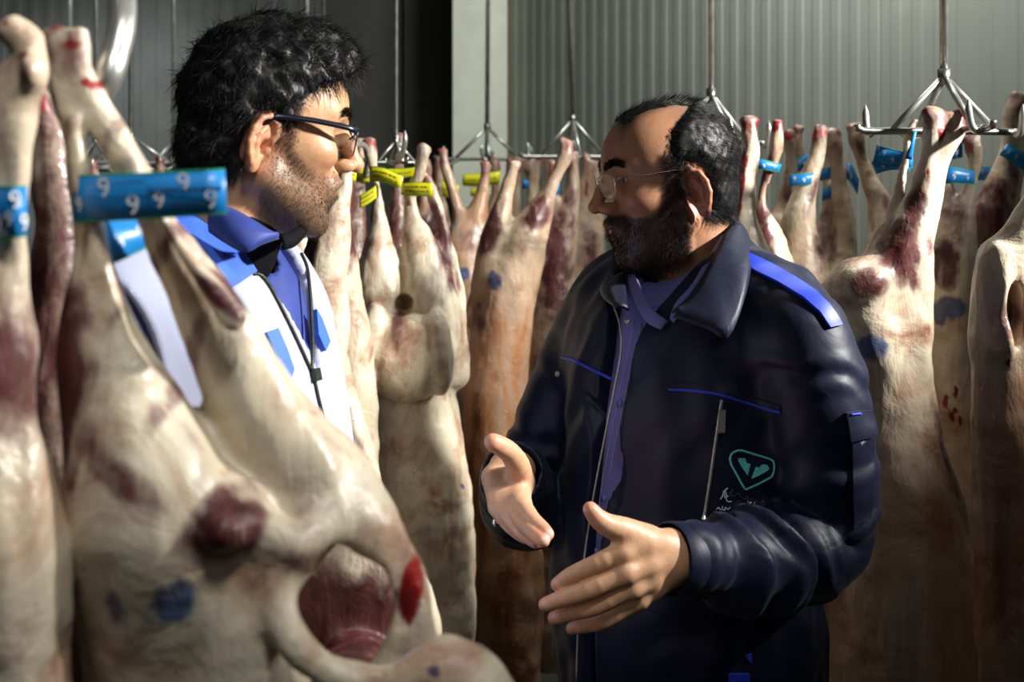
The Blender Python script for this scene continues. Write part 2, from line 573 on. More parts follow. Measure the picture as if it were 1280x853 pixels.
# dark sliding door of two leaves
dx = lambda px, Y: (px - 640) / F * Y
door = add('door_1', merge([box((dx(408, YB), YB - 0.03, 0), (dx(600, YB), YB - 0.002, 2.9))]), M['dark_door'], kind='structure')
for a, b_, y in ((410, 503, YB - 0.06), (507, 568, YB - 0.075)):
    V, Fc = box((dx(a, YB), y, 0.02), (dx(b_, YB), YB - 0.031, 2.88))
    add('door_leaf', mesh_of(V, Fc, False), M['dark_door'], door)
# white column at the corner
YC = 5.0
V, Fc = box((dx(566, YC), YC, 0), (dx(637, YC), YC + 0.22, CEIL))
colm = add('trim_1', mesh_of(V, Fc, False), M['column'], kind='structure')
V, Fc = box((dx(634.5, YC), YC - 0.004, 0), (dx(637, YC), YC + 0.01, CEIL))
add('rust_seam', mesh_of(V, Fc, False), M['rust'], colm)
V, Fc = box((dx(606, YC), YC - 0.003, 0), (dx(618, YC), YC + 0.01, CEIL))
add('cover_strip', mesh_of(V, Fc, False), M['column'], colm)
V, Fc = box((-4, -2.2, -0.1), (5.5, YB + 0.2, 0.0))
add('floor', mesh_of(V, Fc, False), M['floor'], kind='structure')
V, Fc = box((-4, -2.2, CEIL), (5.5, YB + 0.2, CEIL + 0.1))
add('ceiling', mesh_of(V, Fc, False), M['ceil'], kind='structure')

# ------------------------------------------------------------------ hanging racks
def rack(px, Y, apex_py, a=0.135, yaw=30, label='', rod=0.0075, sway=0.0, hooks=4, bar_py=None):
    c = P(px, apex_py, Y)
    zb = c[2] - 0.098 if bar_py is None else P(px, bar_py, Y)[2]
    root = empty('hanging_rack', (c[0], c[1], zb), label=label, category='rack', group='steel hanging racks')
    top = np.array([c[0] + sway, c[1], CEIL])
    V, Fc = tube([c, (c + top) / 2, top], rod, 10)
    add('pole', mesh_of(V, Fc), M['steel'], root)
    add('collar', merge([tube([c + [0, 0, .012], c - [0, 0, .014]], rod * 1.5, 10)]), M['steel_dark'], root)
    cen = np.array([c[0], c[1], zb])
    ys = [math.radians(yaw), math.radians(yaw + 90)]
    for t in ys:
        d = np.array([math.cos(t), math.sin(t), 0])
        pts = [cen - d * a * 1.45 + [0, 0, .01], cen - d * a * 1.36, cen - d * a * 0.5, cen + d * a * 0.5, cen + d * a * 1.36, cen + d * a * 1.45 + [0, 0, .01]]
        add('bar', mesh_of(*tube(spline(pts, 3), rod * 0.85, 8)), M['steel_dark'], root)
        for s in (-1, 1):
            add('strut', mesh_of(*tube([c, cen + d * a * s * 0.9], rod * 0.75, 8)), M['steel'], root)
    for i in range(hooks):
        t = ys[i % 2]; s = 1 if i < 2 else -1
        d = np.array([math.cos(t), math.sin(t), 0]) * s
        b0 = cen + d * a * 1.2
        o = np.array([d[1], -d[0], 0])
        pts = [b0, b0 + o * .010 + [0, 0, -.006], b0 + o * .020 + [0, 0, .002], b0 + o * .025 + [0, 0, .022], b0 + o * .026 + [0, 0, .045]]
        q = spline(pts, 5)
        r = np.full(len(q), 0.0062); r[-4:] = [0.0056, 0.0042, 0.0024, 0.0006]
        add('hook', mesh_of(*tube(q, r, 8)), M['steel'], root)
    return root

rack(1180, 2.00, 95, a=.105, yaw=8, label='nearest steel rack with thick pole, above the carcasses at the right edge', rod=0.0072, sway=-.004, bar_py=164)
rack(889, 2.45, 118, yaw=20, a=.10, label='steel rack whose pole rises behind the balding man\'s head', rod=.0065, bar_py=178)
rack(716, 3.6, 149, a=.11, yaw=10, label='steel rack with slanting pole left of the balding man\'s forehead', rod=.007, sway=-.045, bar_py=196)
r3 = rack(609, 4.0, 159, a=.12, yaw=4, label='steel rack hanging in front of the white column', rod=.0072, sway=.01, bar_py=199)
r4 = rack(495, 2.66, 176, a=.05, yaw=25, label='slim steel rack above the yellow tagged carcass', rod=.0045, bar_py=203, hooks=0)
for hp in ([(506, 163, 2.50), (506, 178, 2.50), (502, 194, 2.51), (494, 204, 2.54), (488, 203, 2.60)], [(500, 178, 2.79), (499, 190, 2.775), (497, 202, 2.74), (495, 203, 2.66)], [(440, 188, 2.31), (447, 180, 2.38), (457, 184, 2.47), (460, 200, 2.52), (457, 220, 2.53), (470, 212, 2.60)]):
    q = spline([P(*h_) for h_ in hp], 5); rr_ = np.full(len(q), .0058); rr_[:4] = [.001, .003, .0045, .0054]
    add('hook', mesh_of(*tube(q, rr_, 10)), M['steel'], r4)
r5 = rack(163, 3.4, 170, a=.12, yaw=25, label='steel rack left of the curly haired man with struts above the blue tag', rod=.006, bar_py=203)
rack(405, 4.9, 178, a=.1, yaw=15, label='far steel rack with thin pole just right of the curly hair', rod=.006)
rack(383, 3.0, 176, a=.1, yaw=35, label='bright steel rack pole rising straight above the curly hair', rod=.0065)
rack(217, 4.2, 176, a=.1, yaw=30, label='thin steel rack pole beside the back of the curly haired head', rod=.006)
rack(120, 3.9, 176, a=.1, yaw=50, label='steel rack pole between the thick hook and the left bones', rod=.006)
rack(88, 4.6, 180, a=.1, yaw=40, label='leftmost far steel rack pole', rod=.007)

for rk, hp in ((r3, [(549, 196, 3.60), (549, 206, 3.62), (556, 208, 3.75), (575, 199, 3.95)]), (r5, [(200, 196, 3.29), (199, 206, 3.30), (190, 208, 3.33), (178, 203, 3.38)]), (r5, [(115, 198, 3.29), (117, 208, 3.30), (128, 210, 3.34), (148, 203, 3.39)])):
    q = spline([P(*h_) for h_ in hp], 5); rr_ = np.full(len(q), .0055); rr_[:4] = [.001, .003, .0045, .0052]
    add('hook', mesh_of(*tube(q, rr_, 8)), M['steel'], rk)

# ------------------------------------------------------------------ carcasses
CAR = {}
def carcass(key, label, Y, chains=(), ells=(), subs=(), muscle_shade=(), blood=(), blue=(), tan=0.1, tanz=None, h=0.006, k=0.018, lump=0.0025, seed=1.0, muscle_base=0.0, late=(), after=(), afterk=0.008):
    s = Y / F
    def pt(px, py, dy=0.0): return P(px, py, Y + dy)
    MK = lambda chs: [[(*pt(c[0], c[1], c[3] if len(c) > 3 else 0.0), c[2] * s) for c in spline([tuple(q) + ((0.0,) if len(q) < 4 else ()) for q in ch], 3)] for ch in chs]
    CH = MK(chains); AF = MK(after)
    def EL(e):
        px, py, rx, ry, rd = e[:5]
        dy = e[5] if len(e) > 5 else 0.0
        rot = math.radians(e[6]) if len(e) > 6 else 0.0
        c, n = math.cos(rot), math.sin(rot)
        return pt(px, py, dy), (rx * s, rd, ry * s), np.array([[c, 0, -n], [0, 1, 0], [n, 0, c]])
    EE = [EL(e) for e in ells]; SS = [EL(e) for e in subs]; LT = [EL(e) for e in late]
    HK = []
    for ci, ch in enumerate(CH):
        c0 = np.array(ch[0][:3]); c1 = np.array(ch[min(4, len(ch) - 1)][:3]); r0 = max(ch[0][3], ch[2][3])
        if r0 < .024 and c0[2] > CAMZ - .06 and len(ch) > 8:
            ax = nrm(c0 - c1); sd_ = nrm(np.cross(ax, [.3, 1, 0])); rg2 = random.Random(int(seed * 10 + ci))
            for sg in (-1, 1):
                HK.append((c0 + sd_ * sg * r0 * .62 + ax * r0 * rg2.uniform(-.2, .35) + np.array([0, -r0 * .25 * sg, 0]), np.array([r0 * rg2.uniform(.55, .75)] * 3)))
            HK.append((c0 - ax * r0 * 1.1 + np.array([rg2.uniform(-.3, .3) * r0, r0 * .45, 0]), np.array([r0 * .8, r0 * .85, r0 * 1.2])))
    def f(p):
        lo_, hi_ = p.min(0), p.max(0)
        def near(c, m=.03):
            R_ = float(np.max(c[1])) + m
            return not (np.any(c[0] + R_ < lo_) or np.any(c[0] - R_ > hi_))
        d = None
        for c in CH:
            e = chain(p, c); d = e if d is None else smin(d, e, k)
        for c in EE:
            if near(c): d = smin(d, ell(p, *c), k)
        for c in HK:
            if near(c): d = smin(d, ell(p, *c), .004)
        for c in LT:
            if near(c): d = smin(d, ell(p, *c), 0.004)
        for c in SS:
            if near(c): d = smax(d, -ell(p, *c), 0.010)
        for c in AF:
            d = smin(d, chain(p, c), afterk)
        w = np.nonzero(np.abs(d) < .016)[0]
        if len(w):
            pw = p[w]
            d[w] += lump * (wob(pw, 0.05, seed) + 0.5 * wob(pw, 0.021, seed + 3) + 0.8 * wob(pw * np.array([1, 1, .22], np.float32), 0.019, seed + 5))
        return d
    allp = np.array([c[:3] for ch in CH for c in ch] + [e[0] for e in EE])
    allr = np.array([c[3] for ch in CH for c in ch] + [max(e[1]) for e in EE])[:, None]
    lo = (allp - allr).min(0) - 0.02; hi = (allp + allr).max(0) + 0.02
    V, Q = nets(f, lo, hi, h)
    p = V.astype(np.float32)
    def field(lst):
        o = np.zeros(len(p))
        for e in lst:
            px, py, rx, ry = e[:4]
            rot = math.radians(e[4]) if len(e) > 4 else 0.0
            amp = e[5] if len(e) > 5 else 1.0
            c = pt(px, py, e[6] if len(e) > 6 else 0.0)
            q = p - c.astype(np.float32)
            a = (q[:, 0] * math.cos(rot) - q[:, 2] * math.sin(rot)) / (rx * s)
            b = (q[:, 0] * math.sin(rot) + q[:, 2] * math.cos(rot)) / (ry * s)
            dd = np.sqrt(a * a + b * b + (q[:, 1] / 0.22) ** 2) + 0.18 * (wob(p, 0.018, seed + px * .1) + wob(p, 0.04, seed + px * .2))
            o = np.maximum(o, amp * sstep(1.45, 0.35, dd))
        return o
    tn = np.full(len(p), float(tan))
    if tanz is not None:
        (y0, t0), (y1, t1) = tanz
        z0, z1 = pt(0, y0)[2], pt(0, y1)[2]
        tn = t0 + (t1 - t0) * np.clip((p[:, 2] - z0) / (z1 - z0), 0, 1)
    mus = np.maximum(field(muscle_shade), muscle_base); bld = field(blood)
    for c in HK:
        dd = length(p - c[0].astype(np.float32)) / (c[1].max() * 1.9)
        w_ = sstep(1.3, .4, dd)
        bld = np.maximum(bld, .52 * w_ * (wob(p, .012, seed + 2) > -.1)); mus = np.maximum(mus, .45 * w_)
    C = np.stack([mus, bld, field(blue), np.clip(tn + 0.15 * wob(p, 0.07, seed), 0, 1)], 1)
    me = mesh_of(V, Q, True, C)
    top = allp[np.argmax(allp[:, 2])]
    ob = add('sheep_carcass', me, M['flesh'], None, top, label=label, category='carcass', group='hanging sheep carcasses')
    CAR[key] = (ob, f)
    return ob

# foreground left
carcass('F1', 'large blurred foreground carcass with spread legs, open belly cavity and bright red wound', 0.85,
  chains=[
    [(64, 50, 13), (71, 84, 18), (82, 130, 16), (94, 190, 14), (107, 260, 17), (118, 330, 26), (122, 400, 42), (138, 480, 62), (168, 560, 86), (190, 640, 104), (205, 720, 108, .02), (215, 820, 112, .04), (220, 1000, 118, .06), (225, 1250, 90, .06)],
    [(84, 55, 15), (106, 100, 19), (128, 148, 20), (152, 192, 19), (182, 250, 21), (220, 320, 30, .01), (266, 400, 43, .02), (310, 490, 56, .03), (352, 560, 70, .04), (402, 628, 78, .05), (452, 690, 62, .05), (490, 745, 48, .05), (508, 800, 40, .05), (500, 880, 60, .06), (460, 1000, 80, .08), (400, 1200, 80, .08)],
    [(58, 44, 5), (68, 58, 9)], [(104, 40, 5), (100, 60, 11)],
    [(92, 150, 6, -.012), (108, 250, 7, -.014), (128, 340, 9, -.016), (150, 420, 12, -.018), (176, 470, 14, -.02)],
    [(160, 200, 7, -.016), (200, 270, 8, -.016), (240, 330, 10, -.018), (292, 400, 14, -.018)],
    [(520, 880, 40, -.02), (560, 850, 50, -.03), (600, 880, 46, -.03), (620, 960, 30, -.02)],
    [(262, 640, 56, .0), (285, 720, 60, .0), (298, 800, 62, .0), (310, 880, 84, .02), (320, 1000, 100, .05), (320, 1200, 80, .06)],
  ],
  ells=[(292, 645, 48, 42, .05, .0, 0), (440, 800, 150, 190, .03, .30), (430, 960, 120, 150, .2, .16)],
  subs=[(430, 772, 58, 84, .20, .02, 12), (400, 712, 30, 34, .10, -.02), (508, 762, 9, 34, .014, .018, 8)],
  afterk=.02, after=[[(336, 700, 17, -.012), (346, 740, 18, -.022), (356, 780, 20, -.03), (380, 818, 20, -.035), (425, 846, 20, -.035), (490, 858, 24, -.03)],
         [(392, 662, 20, .0), (425, 648, 20, .02), (462, 668, 18, .03)], [(345, 672, 18, -.02), (372, 688, 16, -.02), (374, 714, 12, -.01)]],
  muscle_shade=[(292, 645, 44, 38, -20, 1.1), (84, 470, 50, 140, 0, 1.15), (120, 560, 50, 50, 0, .5), (196, 330, 12, 90, 32, .75), (288, 372, 60, 11, 42, .85), (110, 330, 8, 90, 12, .5), (428, 790, 120, 140, 0, 1.1, .28), (385, 690, 20, 20, 0, .6), (170, 570, 22, 90, -60, .6), (580, 850, 30, 20, -30, .6), (228, 470, 14, 80, 20, .55), (370, 610, 40, 26, 20, .4), (140, 180, 8, 60, 28, .5)],  # the deep mask in the belly cavity also paints its shade into the colour
  blood=[(507, 762, 17, 44, 8, .85), (95, 58, 22, 5, 0, .7), (120, 106, 14, 7, 20, .9), (130, 585, 60, 10, -20, .55), (350, 690, 14, 6, 0, .6), (390, 705, 14, 8, 0, .6), (440, 690, 40, 6, 10, .5)],
  blue=[(170, 735, 18, 30, 0, .8), (240, 730, 30, 36, 0, .95), (210, 750, 54, 38, 0, .55), (548, 802, 10, 8, 0, .9), (365, 605, 26, 20, 0, .16)],
  tan=0.05, h=0.0040, k=0.012, lump=0.002, seed=2.0)

carcass('F0', 'foreground carcass cut off by the left picture edge, shank banded with a blue tag', 0.80,
  chains=[[(14, 40, 22), (34, 48, 16)], [(18, 88, 18), (22, 110, 21), (25, 150, 20), (21, 200, 14), (18, 300, 15), (10, 370, 26), (-8, 450, 52), (-22, 540, 66), (-8, 640, 80), (6, 740, 78), (4, 840, 80), (0, 1100, 90), (0, 1450, 50)],
          [(-10, 100, 14), (-6, 130, 24), (-30, 250, 20), (-50, 400, 50)]],
  ells=[(40, 85, 10, 22, .012, -.01, -10)],
  muscle_shade=[(5, 470, 60, 120, 0, .6), (48, 90, 10, 22, 0, .7)], blood=[(40, 72, 14, 8, 0, .9), (12, 30, 10, 6, 0, .7)],
  tan=0.12, h=0.0044, seed=5.0)
carcass('F3', 'dark red shank squeezed between the two foreground carcasses at left', 0.97,
  chains=[[(40, 108, 18), (52, 150, 16), (60, 220, 18), (66, 300, 22), (62, 400, 44), (66, 520, 60), (90, 640, 60), (100, 800, 60), (100, 1200, 50)], [(72, 170, 9), (80, 240, 11), (84, 320, 12), (78, 420, 30)]],
  muscle_base=0.6, tan=.3, h=0.0055, seed=7.0)

# centre
carcass('C1', 'pale carcass at centre with yellow tags, fat tail flap and dark hole', 2.5,
  chains=[
    [(462, 176, 5), (463, 190, 7.5), (466, 215, 6), (473, 245, 7), (473, 280, 11), (474, 320, 24), (478, 370, 36), (484, 430, 44)],
    [(532, 186, 6), (528, 204, 8), (522, 225, 7), (513, 248, 8), (516, 280, 12), (526, 312, 24), (536, 370, 36), (536, 430, 44)],
    [(532, 222, 6, .02), (550, 270, 8, .02), (563, 330, 9, .02), (570, 400, 14, .03), (570, 470, 18, .03)],
    [(505, 440, 54, .04), (512, 510, 58, .04), (522, 590, 64, .04), (532, 670, 62, .04), (545, 740, 50, .04), (550, 800, 44, .04), (552, 880, 34, .04)],
  ],
  ells=[(508, 445, 52, 56, .075, -.02), (505, 385, 34, 60, .05, .07)],
  late=[(508, 446, 55, 56, .055, -.07), (468, 435, 22, 56, .05, -.07, 4), (547, 440, 20, 54, .05, -.07, -4)],
  subs=[(502, 381, 13, 14, .11, -.08), (500, 350, 9, 34, .06, -.08), (491, 432, 2.6, 40, .02, -.14, -6), (538, 430, 2.4, 44, .02, -.14, 6), (505, 404, 5, 12, .03, -.14)],
  muscle_shade=[(552, 300, 10, 74, -14, .85), (468, 260, 6, 30, 0, .5), (504, 402, 10, 18, 0, .7), (465, 470, 5, 24, 0, .4), (445, 500, 10, 120, 0, .35)],
  blood=[(505, 405, 5, 9, 0, .45), (522, 560, 26, 8, 0, .12), (468, 480, 3, 14, 0, .5)],
  blue=[(578, 606, 3, 6, -30, .9), (575, 680, 4, 10, 0, .35)],
  tan=0.05, h=0.0061, lump=0.003, seed=3.0)
carcass('C3', 'dark red carcass whose legs show behind the yellow tagged one', 2.8,
  chains=[[(500, 172, 7), (498, 195, 8), (497, 240, 9), (496, 290, 14), (496, 350, 24), (500, 450, 50), (510, 600, 56), (520, 780, 44)],
          [(450, 178, 5), (449, 200, 7), (447, 240, 10), (442, 300, 18), (442, 380, 28), (460, 480, 40)]],
  muscle_base=0.5, muscle_shade=[(497, 310, 16, 80, 0, .8)], tan=.2, h=0.0098, seed=11.0)
carcass('C2', 'pale carcass between the white vest and the yellow tagged carcass', 2.12,
  chains=[[(436, 182, 8), (434, 204, 8), (428, 240, 12), (414, 290, 24), (404, 340, 30), (405, 400, 31), (410, 460, 28), (428, 530, 28), (446, 600, 30), (455, 720, 36), (455, 900, 36)],
          [(380, 240, 8, .1), (374, 300, 16, .1), (380, 380, 30, .08)]],
  muscle_shade=[(388, 318, 14, 22, 20, .9), (394, 350, 8, 10, 0, .8), (450, 560, 10, 70, -15, .45), (415, 300, 6, 40, 10, .4)],
  blue=[(404, 390, 22, 50, 0, .12)], tan=0.03, h=0.0073, seed=4.0)
carcass('C2b', 'narrow reddish leg hanging just beyond the bearded chin of the man in the vest', 2.31,
  chains=[[(440, 172, 6), (439, 200, 8), (432, 240, 12), (424, 290, 17), (428, 360, 24), (436, 440, 30), (440, 560, 34), (440, 760, 30)]],
  muscle_shade=[(438, 280, 14, 70, 5, .9), (424, 250, 6, 40, 10, .6)], tan=.15, h=0.0098, seed=9.0)
carcass('C4', 'brown shaded carcass with an ink stamp right beside the yellow tagged one', 3.2,
  chains=[[(553, 190, 6), (556, 205, 7), (566, 240, 7), (575, 275, 10), (580, 310, 26), (582, 370, 34), (586, 450, 38), (592, 560, 40), (596, 720, 36)],
          [(608, 205, 6), (604, 235, 8), (596, 270, 14), (588, 310, 22)]],
  muscle_shade=[(590, 300, 20, 20, 0, .5)], blue=[(580, 341, 9, 11)], tan=0.75, h=0.0110, seed=12.0)
carcass('C5', 'orange brown carcass with a round blue ink stamp, left of the dark jacket', 2.87,
  chains=[[(708, 178, 6), (707, 192, 9), (697, 215, 8), (686, 240, 10), (672, 270, 18), (655, 310, 28), (640, 350, 34), (625, 430, 38), (619, 520, 40), (624, 620, 46), (630, 740, 50), (630, 860, 44)],
          [(644, 205, 6), (638, 225, 8), (628, 260, 12), (618, 300, 18), (610, 340, 18), (598, 370, 12), (591, 395, 13)]],
  muscle_shade=[(670, 268, 14, 28, 35, .95), (612, 290, 14, 34, 15, .8), (600, 395, 10, 20, 0, .7)], blue=[(618, 350, 9.5, 12)],
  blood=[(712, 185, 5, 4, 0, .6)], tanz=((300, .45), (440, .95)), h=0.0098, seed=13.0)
carcass('C6', 'dark purple carcass partly hidden beside the balding man\'s beard', 3.18,
  chains=[[(716, 196, 7), (716, 225, 9), (712, 260, 12), (704, 300, 18), (694, 350, 26), (692, 430, 34), (692, 540, 42), (690, 700, 46), (688, 800, 40)],
          [(690, 205, 6), (690, 240, 8), (686, 280, 12), (684, 330, 20)]],
  muscle_shade=[(690, 330, 26, 80, 0, .95), (712, 260, 8, 40, 0, .6)], tan=.6, h=0.0110, seed=14.0)
carcass('C7b', 'tan carcass leg directly in front of the balding man\'s nose', 3.42,
  chains=[[(732, 196, 6), (732, 220, 7), (728, 250, 9), (722, 290, 15), (716, 350, 25), (716, 430, 32), (716, 560, 40), (706, 700, 44), (700, 790, 36)],
          [(742, 205, 5), (744, 240, 7), (742, 290, 14), (735, 350, 22)]],
  muscle_shade=[(735, 320, 14, 40, 0, .6)], blood=[(732, 235, 4, 14, 0, .8)], tan=.6, h=0.0110, seed=15.0)
for i, (x, Yb, lab, t) in enumerate([(628, 3.75, 'far brown carcass hanging under the rack by the white column', .7), (655, 3.95, 'far small carcass with blue band behind the stamped one', .5), (678, 4.25, 'farthest small carcass peeking between shanks left of the bearded face', .5), (540, 3.6, 'far red shanked carcass against the dark door', .55)]):
    q = 2.87 / Yb
    carcass('B%d' % i, lab, Yb,
      chains=[[(x - 9, 200, 5), (x - 9, 210, 7), (x - 10, 240, 6), (x - 12, 275, 11), (x - 8, 320, 22), (x, 400, 32), (x, 520, 34), (x, 640, 22)],
              [(x + 9, 198, 5), (x + 10, 210, 7), (x + 10, 240, 6), (x + 12, 275, 11), (x + 8, 320, 22), (x, 400, 30)]],
      muscle_shade=[(x, 290, 22, 30, 0, .8)], blood=[(x, 212, 10, 14, 0, .45)], tan=t, h=0.0134, seed=20.0 + i)
carcass('B5', 'far carcass shanks seen between the blue foreground tag and the curly hair', 3.3,
  chains=[[(198, 196, 4), (200, 206, 6), (206, 240, 6), (210, 290, 14), (212, 400, 34), (212, 600, 36)], [(114, 200, 5), (116, 214, 7), (124, 250, 7), (130, 300, 16), (150, 400, 34), (190, 480, 36)]],
  blood=[(116, 212, 6, 6, 0, .8)], tan=.4, h=0.0134, seed=31.0)

# right side
carcass('C7', 'blood streaked pale shank right behind the balding man\'s head', 2.1,
  chains=[[(936, 150, 6), (936, 168, 12), (938, 188, 11), (930, 225, 14), (927, 270, 18), (932, 320, 30), (946, 400, 50), (960, 500, 64), (970, 640, 70), (975, 800, 60)],
          [(912, 163, 8, .05), (916, 200, 8, .04), (918, 260, 14, .03)]],
  muscle_shade=[(922, 230, 7, 40, 5, .55), (938, 260, 6, 30, 0, .25)], blood=[(936, 170, 6, 24, 0, .6), (924, 225, 7, 44, 6, .75)],
  blue=[(936, 240, 8, 40, 0, .12)], tan=.02, h=0.0067, seed=41.0)
carcass('C8', 'thin shank with a bright blue tag hung from the bent bar end', 2.32,
  chains=[[(972, 152, 5), (971, 165, 8), (969, 192, 8), (960, 216, 7), (953, 240, 7), (952, 266, 11), (958, 310, 26), (966, 400, 46), (974, 560, 54), (976, 720, 44)]],
  muscle_shade=[(954, 225, 6, 30, 20, .8), (950, 290, 14, 40, 0, .9)], blood=[(968, 160, 5, 8, 0, .6)], tan=.35, h=0.0085, seed=42.0)
carcass('C9', 'brown shank second from the bent bar end, behind the navy shoulder', 2.92,
  chains=[[(986, 165, 5), (986, 178, 7), (987, 205, 6.5), (984, 235, 8), (978, 265, 11), (972, 300, 22), (978, 400, 40), (985, 600, 46)],
          [(999, 162, 5, .05), (998, 178, 6.5, .05), (1000, 210, 6, .05), (1002, 250, 10, .05), (1000, 300, 20, .03)]],
  muscle_shade=[(980, 235, 7, 40, 0, .55)], blood=[(985, 172, 6, 6, 0, .6), (999, 172, 5, 8, 0, .6)], tan=.45, h=0.0085, seed=43.0)
carcass('C10', 'broad grey pink carcass leg rising above the royal blue shoulder stripe', 2.5,
  chains=[[(1028, 160, 7), (1025, 172, 11), (1020, 198, 10), (1010, 228, 13), (1001, 262, 19), (998, 300, 26), (1000, 360, 42), (1010, 460, 58), (1016, 600, 62), (1018, 800, 50)]],
  muscle_shade=[(1014, 240, 6, 36, 28, .6), (1020, 310, 10, 40, 0, .5)], blood=[(1029, 166, 8, 4, 0, .6)], blue=[(1000, 270, 14, 30, 20, .1)], tan=.3, tanz=((250, .2), (340, .6)), h=0.0073, seed=44.0)
carcass('C11', 'grey shank with knobby red joint beside the left end of the nearest rack bar', 2.74,
  chains=[[(1040, 168, 7), (1043, 182, 11), (1046, 208, 9), (1050, 240, 11), (1054, 275, 15), (1050, 320, 20), (1048, 380, 34), (1050, 480, 50), (1050, 700, 50)],
          [(1033, 180, 6, .04), (1032, 215, 6, .04), (1036, 250, 8, .04), (1032, 300, 16, .04)]],
  muscle_shade=[(1036, 290, 9, 50, 0, .5)], blood=[(1042, 180, 5, 6, 0, .5)], tan=.3, h=0.0073, seed=45.0)
carcass('C12', 'slanting grey shank left of the big carcass with crossed blue tags', 2.9,
  chains=[[(1068, 160, 7), (1070, 172, 10), (1076, 195, 9), (1088, 228, 10), (1101, 258, 16), (1108, 300, 24), (1114, 380, 36), (1120, 520, 48), (1122, 720, 44)]],
  muscle_shade=[(1075, 190, 6, 20, -15, .6), (1098, 250, 12, 24, -20, .35)], blood=[(1068, 168, 6, 6, 0, .5)], tan=.35, h=0.0079, seed=46.0)
carcass('C13', 'biggest right hand carcass with a dark blue ink spot behind the navy sleeve', 1.95,
  chains=[[(1166, 140, 6), (1168, 158, 13), (1163, 186, 11), (1156, 220, 13), (1148, 258, 20), (1136, 300, 30), (1122, 350, 40), (1112, 410, 46), (1110, 480, 48), (1116, 560, 56), (1128, 650, 74), (1136, 740, 92), (1140, 850, 100), (1140, 1000, 80), (1140, 1120, 40)],
          [(1194, 146, 8), (1193, 164, 12), (1184, 186, 10), (1174, 220, 8), (1166, 250, 9), (1152, 290, 12)],
          [(1143, 150, 5, .06), (1136, 172, 6, .06), (1128, 220, 6, .05), (1116, 270, 8, .03), (1098, 310, 14, .02)],
          [(1148, 330, 14, -.02), (1152, 400, 12, -.03), (1150, 470, 14, -.03), (1158, 540, 16, -.03), (1178, 620, 20, -.02), (1205, 720, 26, -.01), (1215, 800, 30)]],
  ells=[(1072, 352, 46, 30, .07, 0, -28), (1085, 420, 40, 60, .07, 0)],
  subs=[(1106, 380, 2.5, 44, .02, -.10, -28), (1135, 400, 2.5, 70, .02, -.09, -8), (1092, 300, 4, 34, .02, -.06, 50)],
  muscle_shade=[(1117, 312, 26, 36, 10, .95), (1140, 260, 10, 40, 20, .8), (1075, 350, 26, 20, -20, .7), (1130, 345, 8, 22, 0, .8), (1165, 545, 7, 70, -14, .6), (1152, 305, 9, 18, 0, .5)],
  blood=[(1172, 170, 5, 20, 10, .9), (1156, 215, 4, 7, 0, .8), (1180, 600, 5, 50, -20, .3)],
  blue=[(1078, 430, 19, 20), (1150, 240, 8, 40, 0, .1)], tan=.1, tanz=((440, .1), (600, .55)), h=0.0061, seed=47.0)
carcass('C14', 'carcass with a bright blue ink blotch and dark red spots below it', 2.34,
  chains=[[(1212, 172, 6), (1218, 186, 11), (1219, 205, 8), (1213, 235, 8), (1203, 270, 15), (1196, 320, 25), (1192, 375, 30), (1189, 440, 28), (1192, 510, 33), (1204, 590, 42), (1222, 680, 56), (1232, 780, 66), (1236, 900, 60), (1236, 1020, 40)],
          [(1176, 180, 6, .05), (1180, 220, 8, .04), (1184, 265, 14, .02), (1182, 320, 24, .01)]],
  muscle_shade=[(1176, 330, 14, 34, 0, .95), (1190, 270, 14, 40, 0, .55), (1205, 220, 6, 40, 5, .4), (1225, 570, 8, 40, -30, .4)],
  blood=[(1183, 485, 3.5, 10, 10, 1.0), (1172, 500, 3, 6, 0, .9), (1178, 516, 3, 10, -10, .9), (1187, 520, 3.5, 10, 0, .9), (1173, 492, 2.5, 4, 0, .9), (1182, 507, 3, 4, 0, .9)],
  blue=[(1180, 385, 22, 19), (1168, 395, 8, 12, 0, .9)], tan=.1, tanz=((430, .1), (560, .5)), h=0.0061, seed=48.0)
carcass('C15', 'dark purple thigh hung high at the right end of the nearest rack', 2.62,
  chains=[[(1274, 122, 8), (1268, 138, 11), (1260, 168, 9), (1256, 205, 12), (1246, 240, 17), (1234, 280, 24), (1236, 320, 20), (1250, 370, 30), (1260, 480, 40), (1262, 650, 40)],
          [(1290, 140, 8), (1276, 190, 8), (1268, 230, 9), (1264, 290, 10), (1262, 350, 14)]],
  muscle_shade=[(1232, 276, 28, 54, 18, 1.0), (1262, 230, 8, 50, 0, .6)], blood=[(1262, 160, 5, 14, 0, .4)], tan=.25, h=0.0067, seed=49.0)
carcass('C16', 'shaded carcass cut by the right picture edge with a dark hollow', 1.68,
  chains=[[(1320, 180, 14), (1302, 240, 16), (1282, 290, 26), (1262, 340, 36), (1254, 400, 38), (1256, 470, 40), (1268, 560, 52), (1284, 680, 64), (1290, 800, 66), (1290, 1000, 50)]],
  ells=[(1240, 360, 14, 60, .05, 0), (1244, 420, 18, 30, .06, -.01)],
  subs=[(1288, 400, 14, 44, .12, -.09)],
  muscle_shade=[(1246, 395, 22, 20, 0, .85), (1280, 420, 18, 60, 0, .9), (1243, 447, 5, 6, 0, .9)], tan=.4, tanz=((350, .15), (480, .8)), h=0.0067, seed=50.0)
# thick hook and rack of the foreground carcass
fr = rack(128, 0.98, -150, a=.07, yaw=10, label='thick polished steel hook and bar over the foreground carcass', rod=.009, hooks=0, bar_py=-60)
q = spline([P(150, -58, .93), P(153, 0, .90), P(152, 30, .88), P(146, 60, .87), P(136, 92, .86), P(120, 120, .865), P(98, 132, .87), P(78, 122, .875), P(66, 100, .88)], 6)
r = np.full(len(q), 0.0102); r[-8:] = np.linspace(.0095, .002, 8)
add('hook', mesh_of(*tube(q, r, 14)), M['steel'], fr)

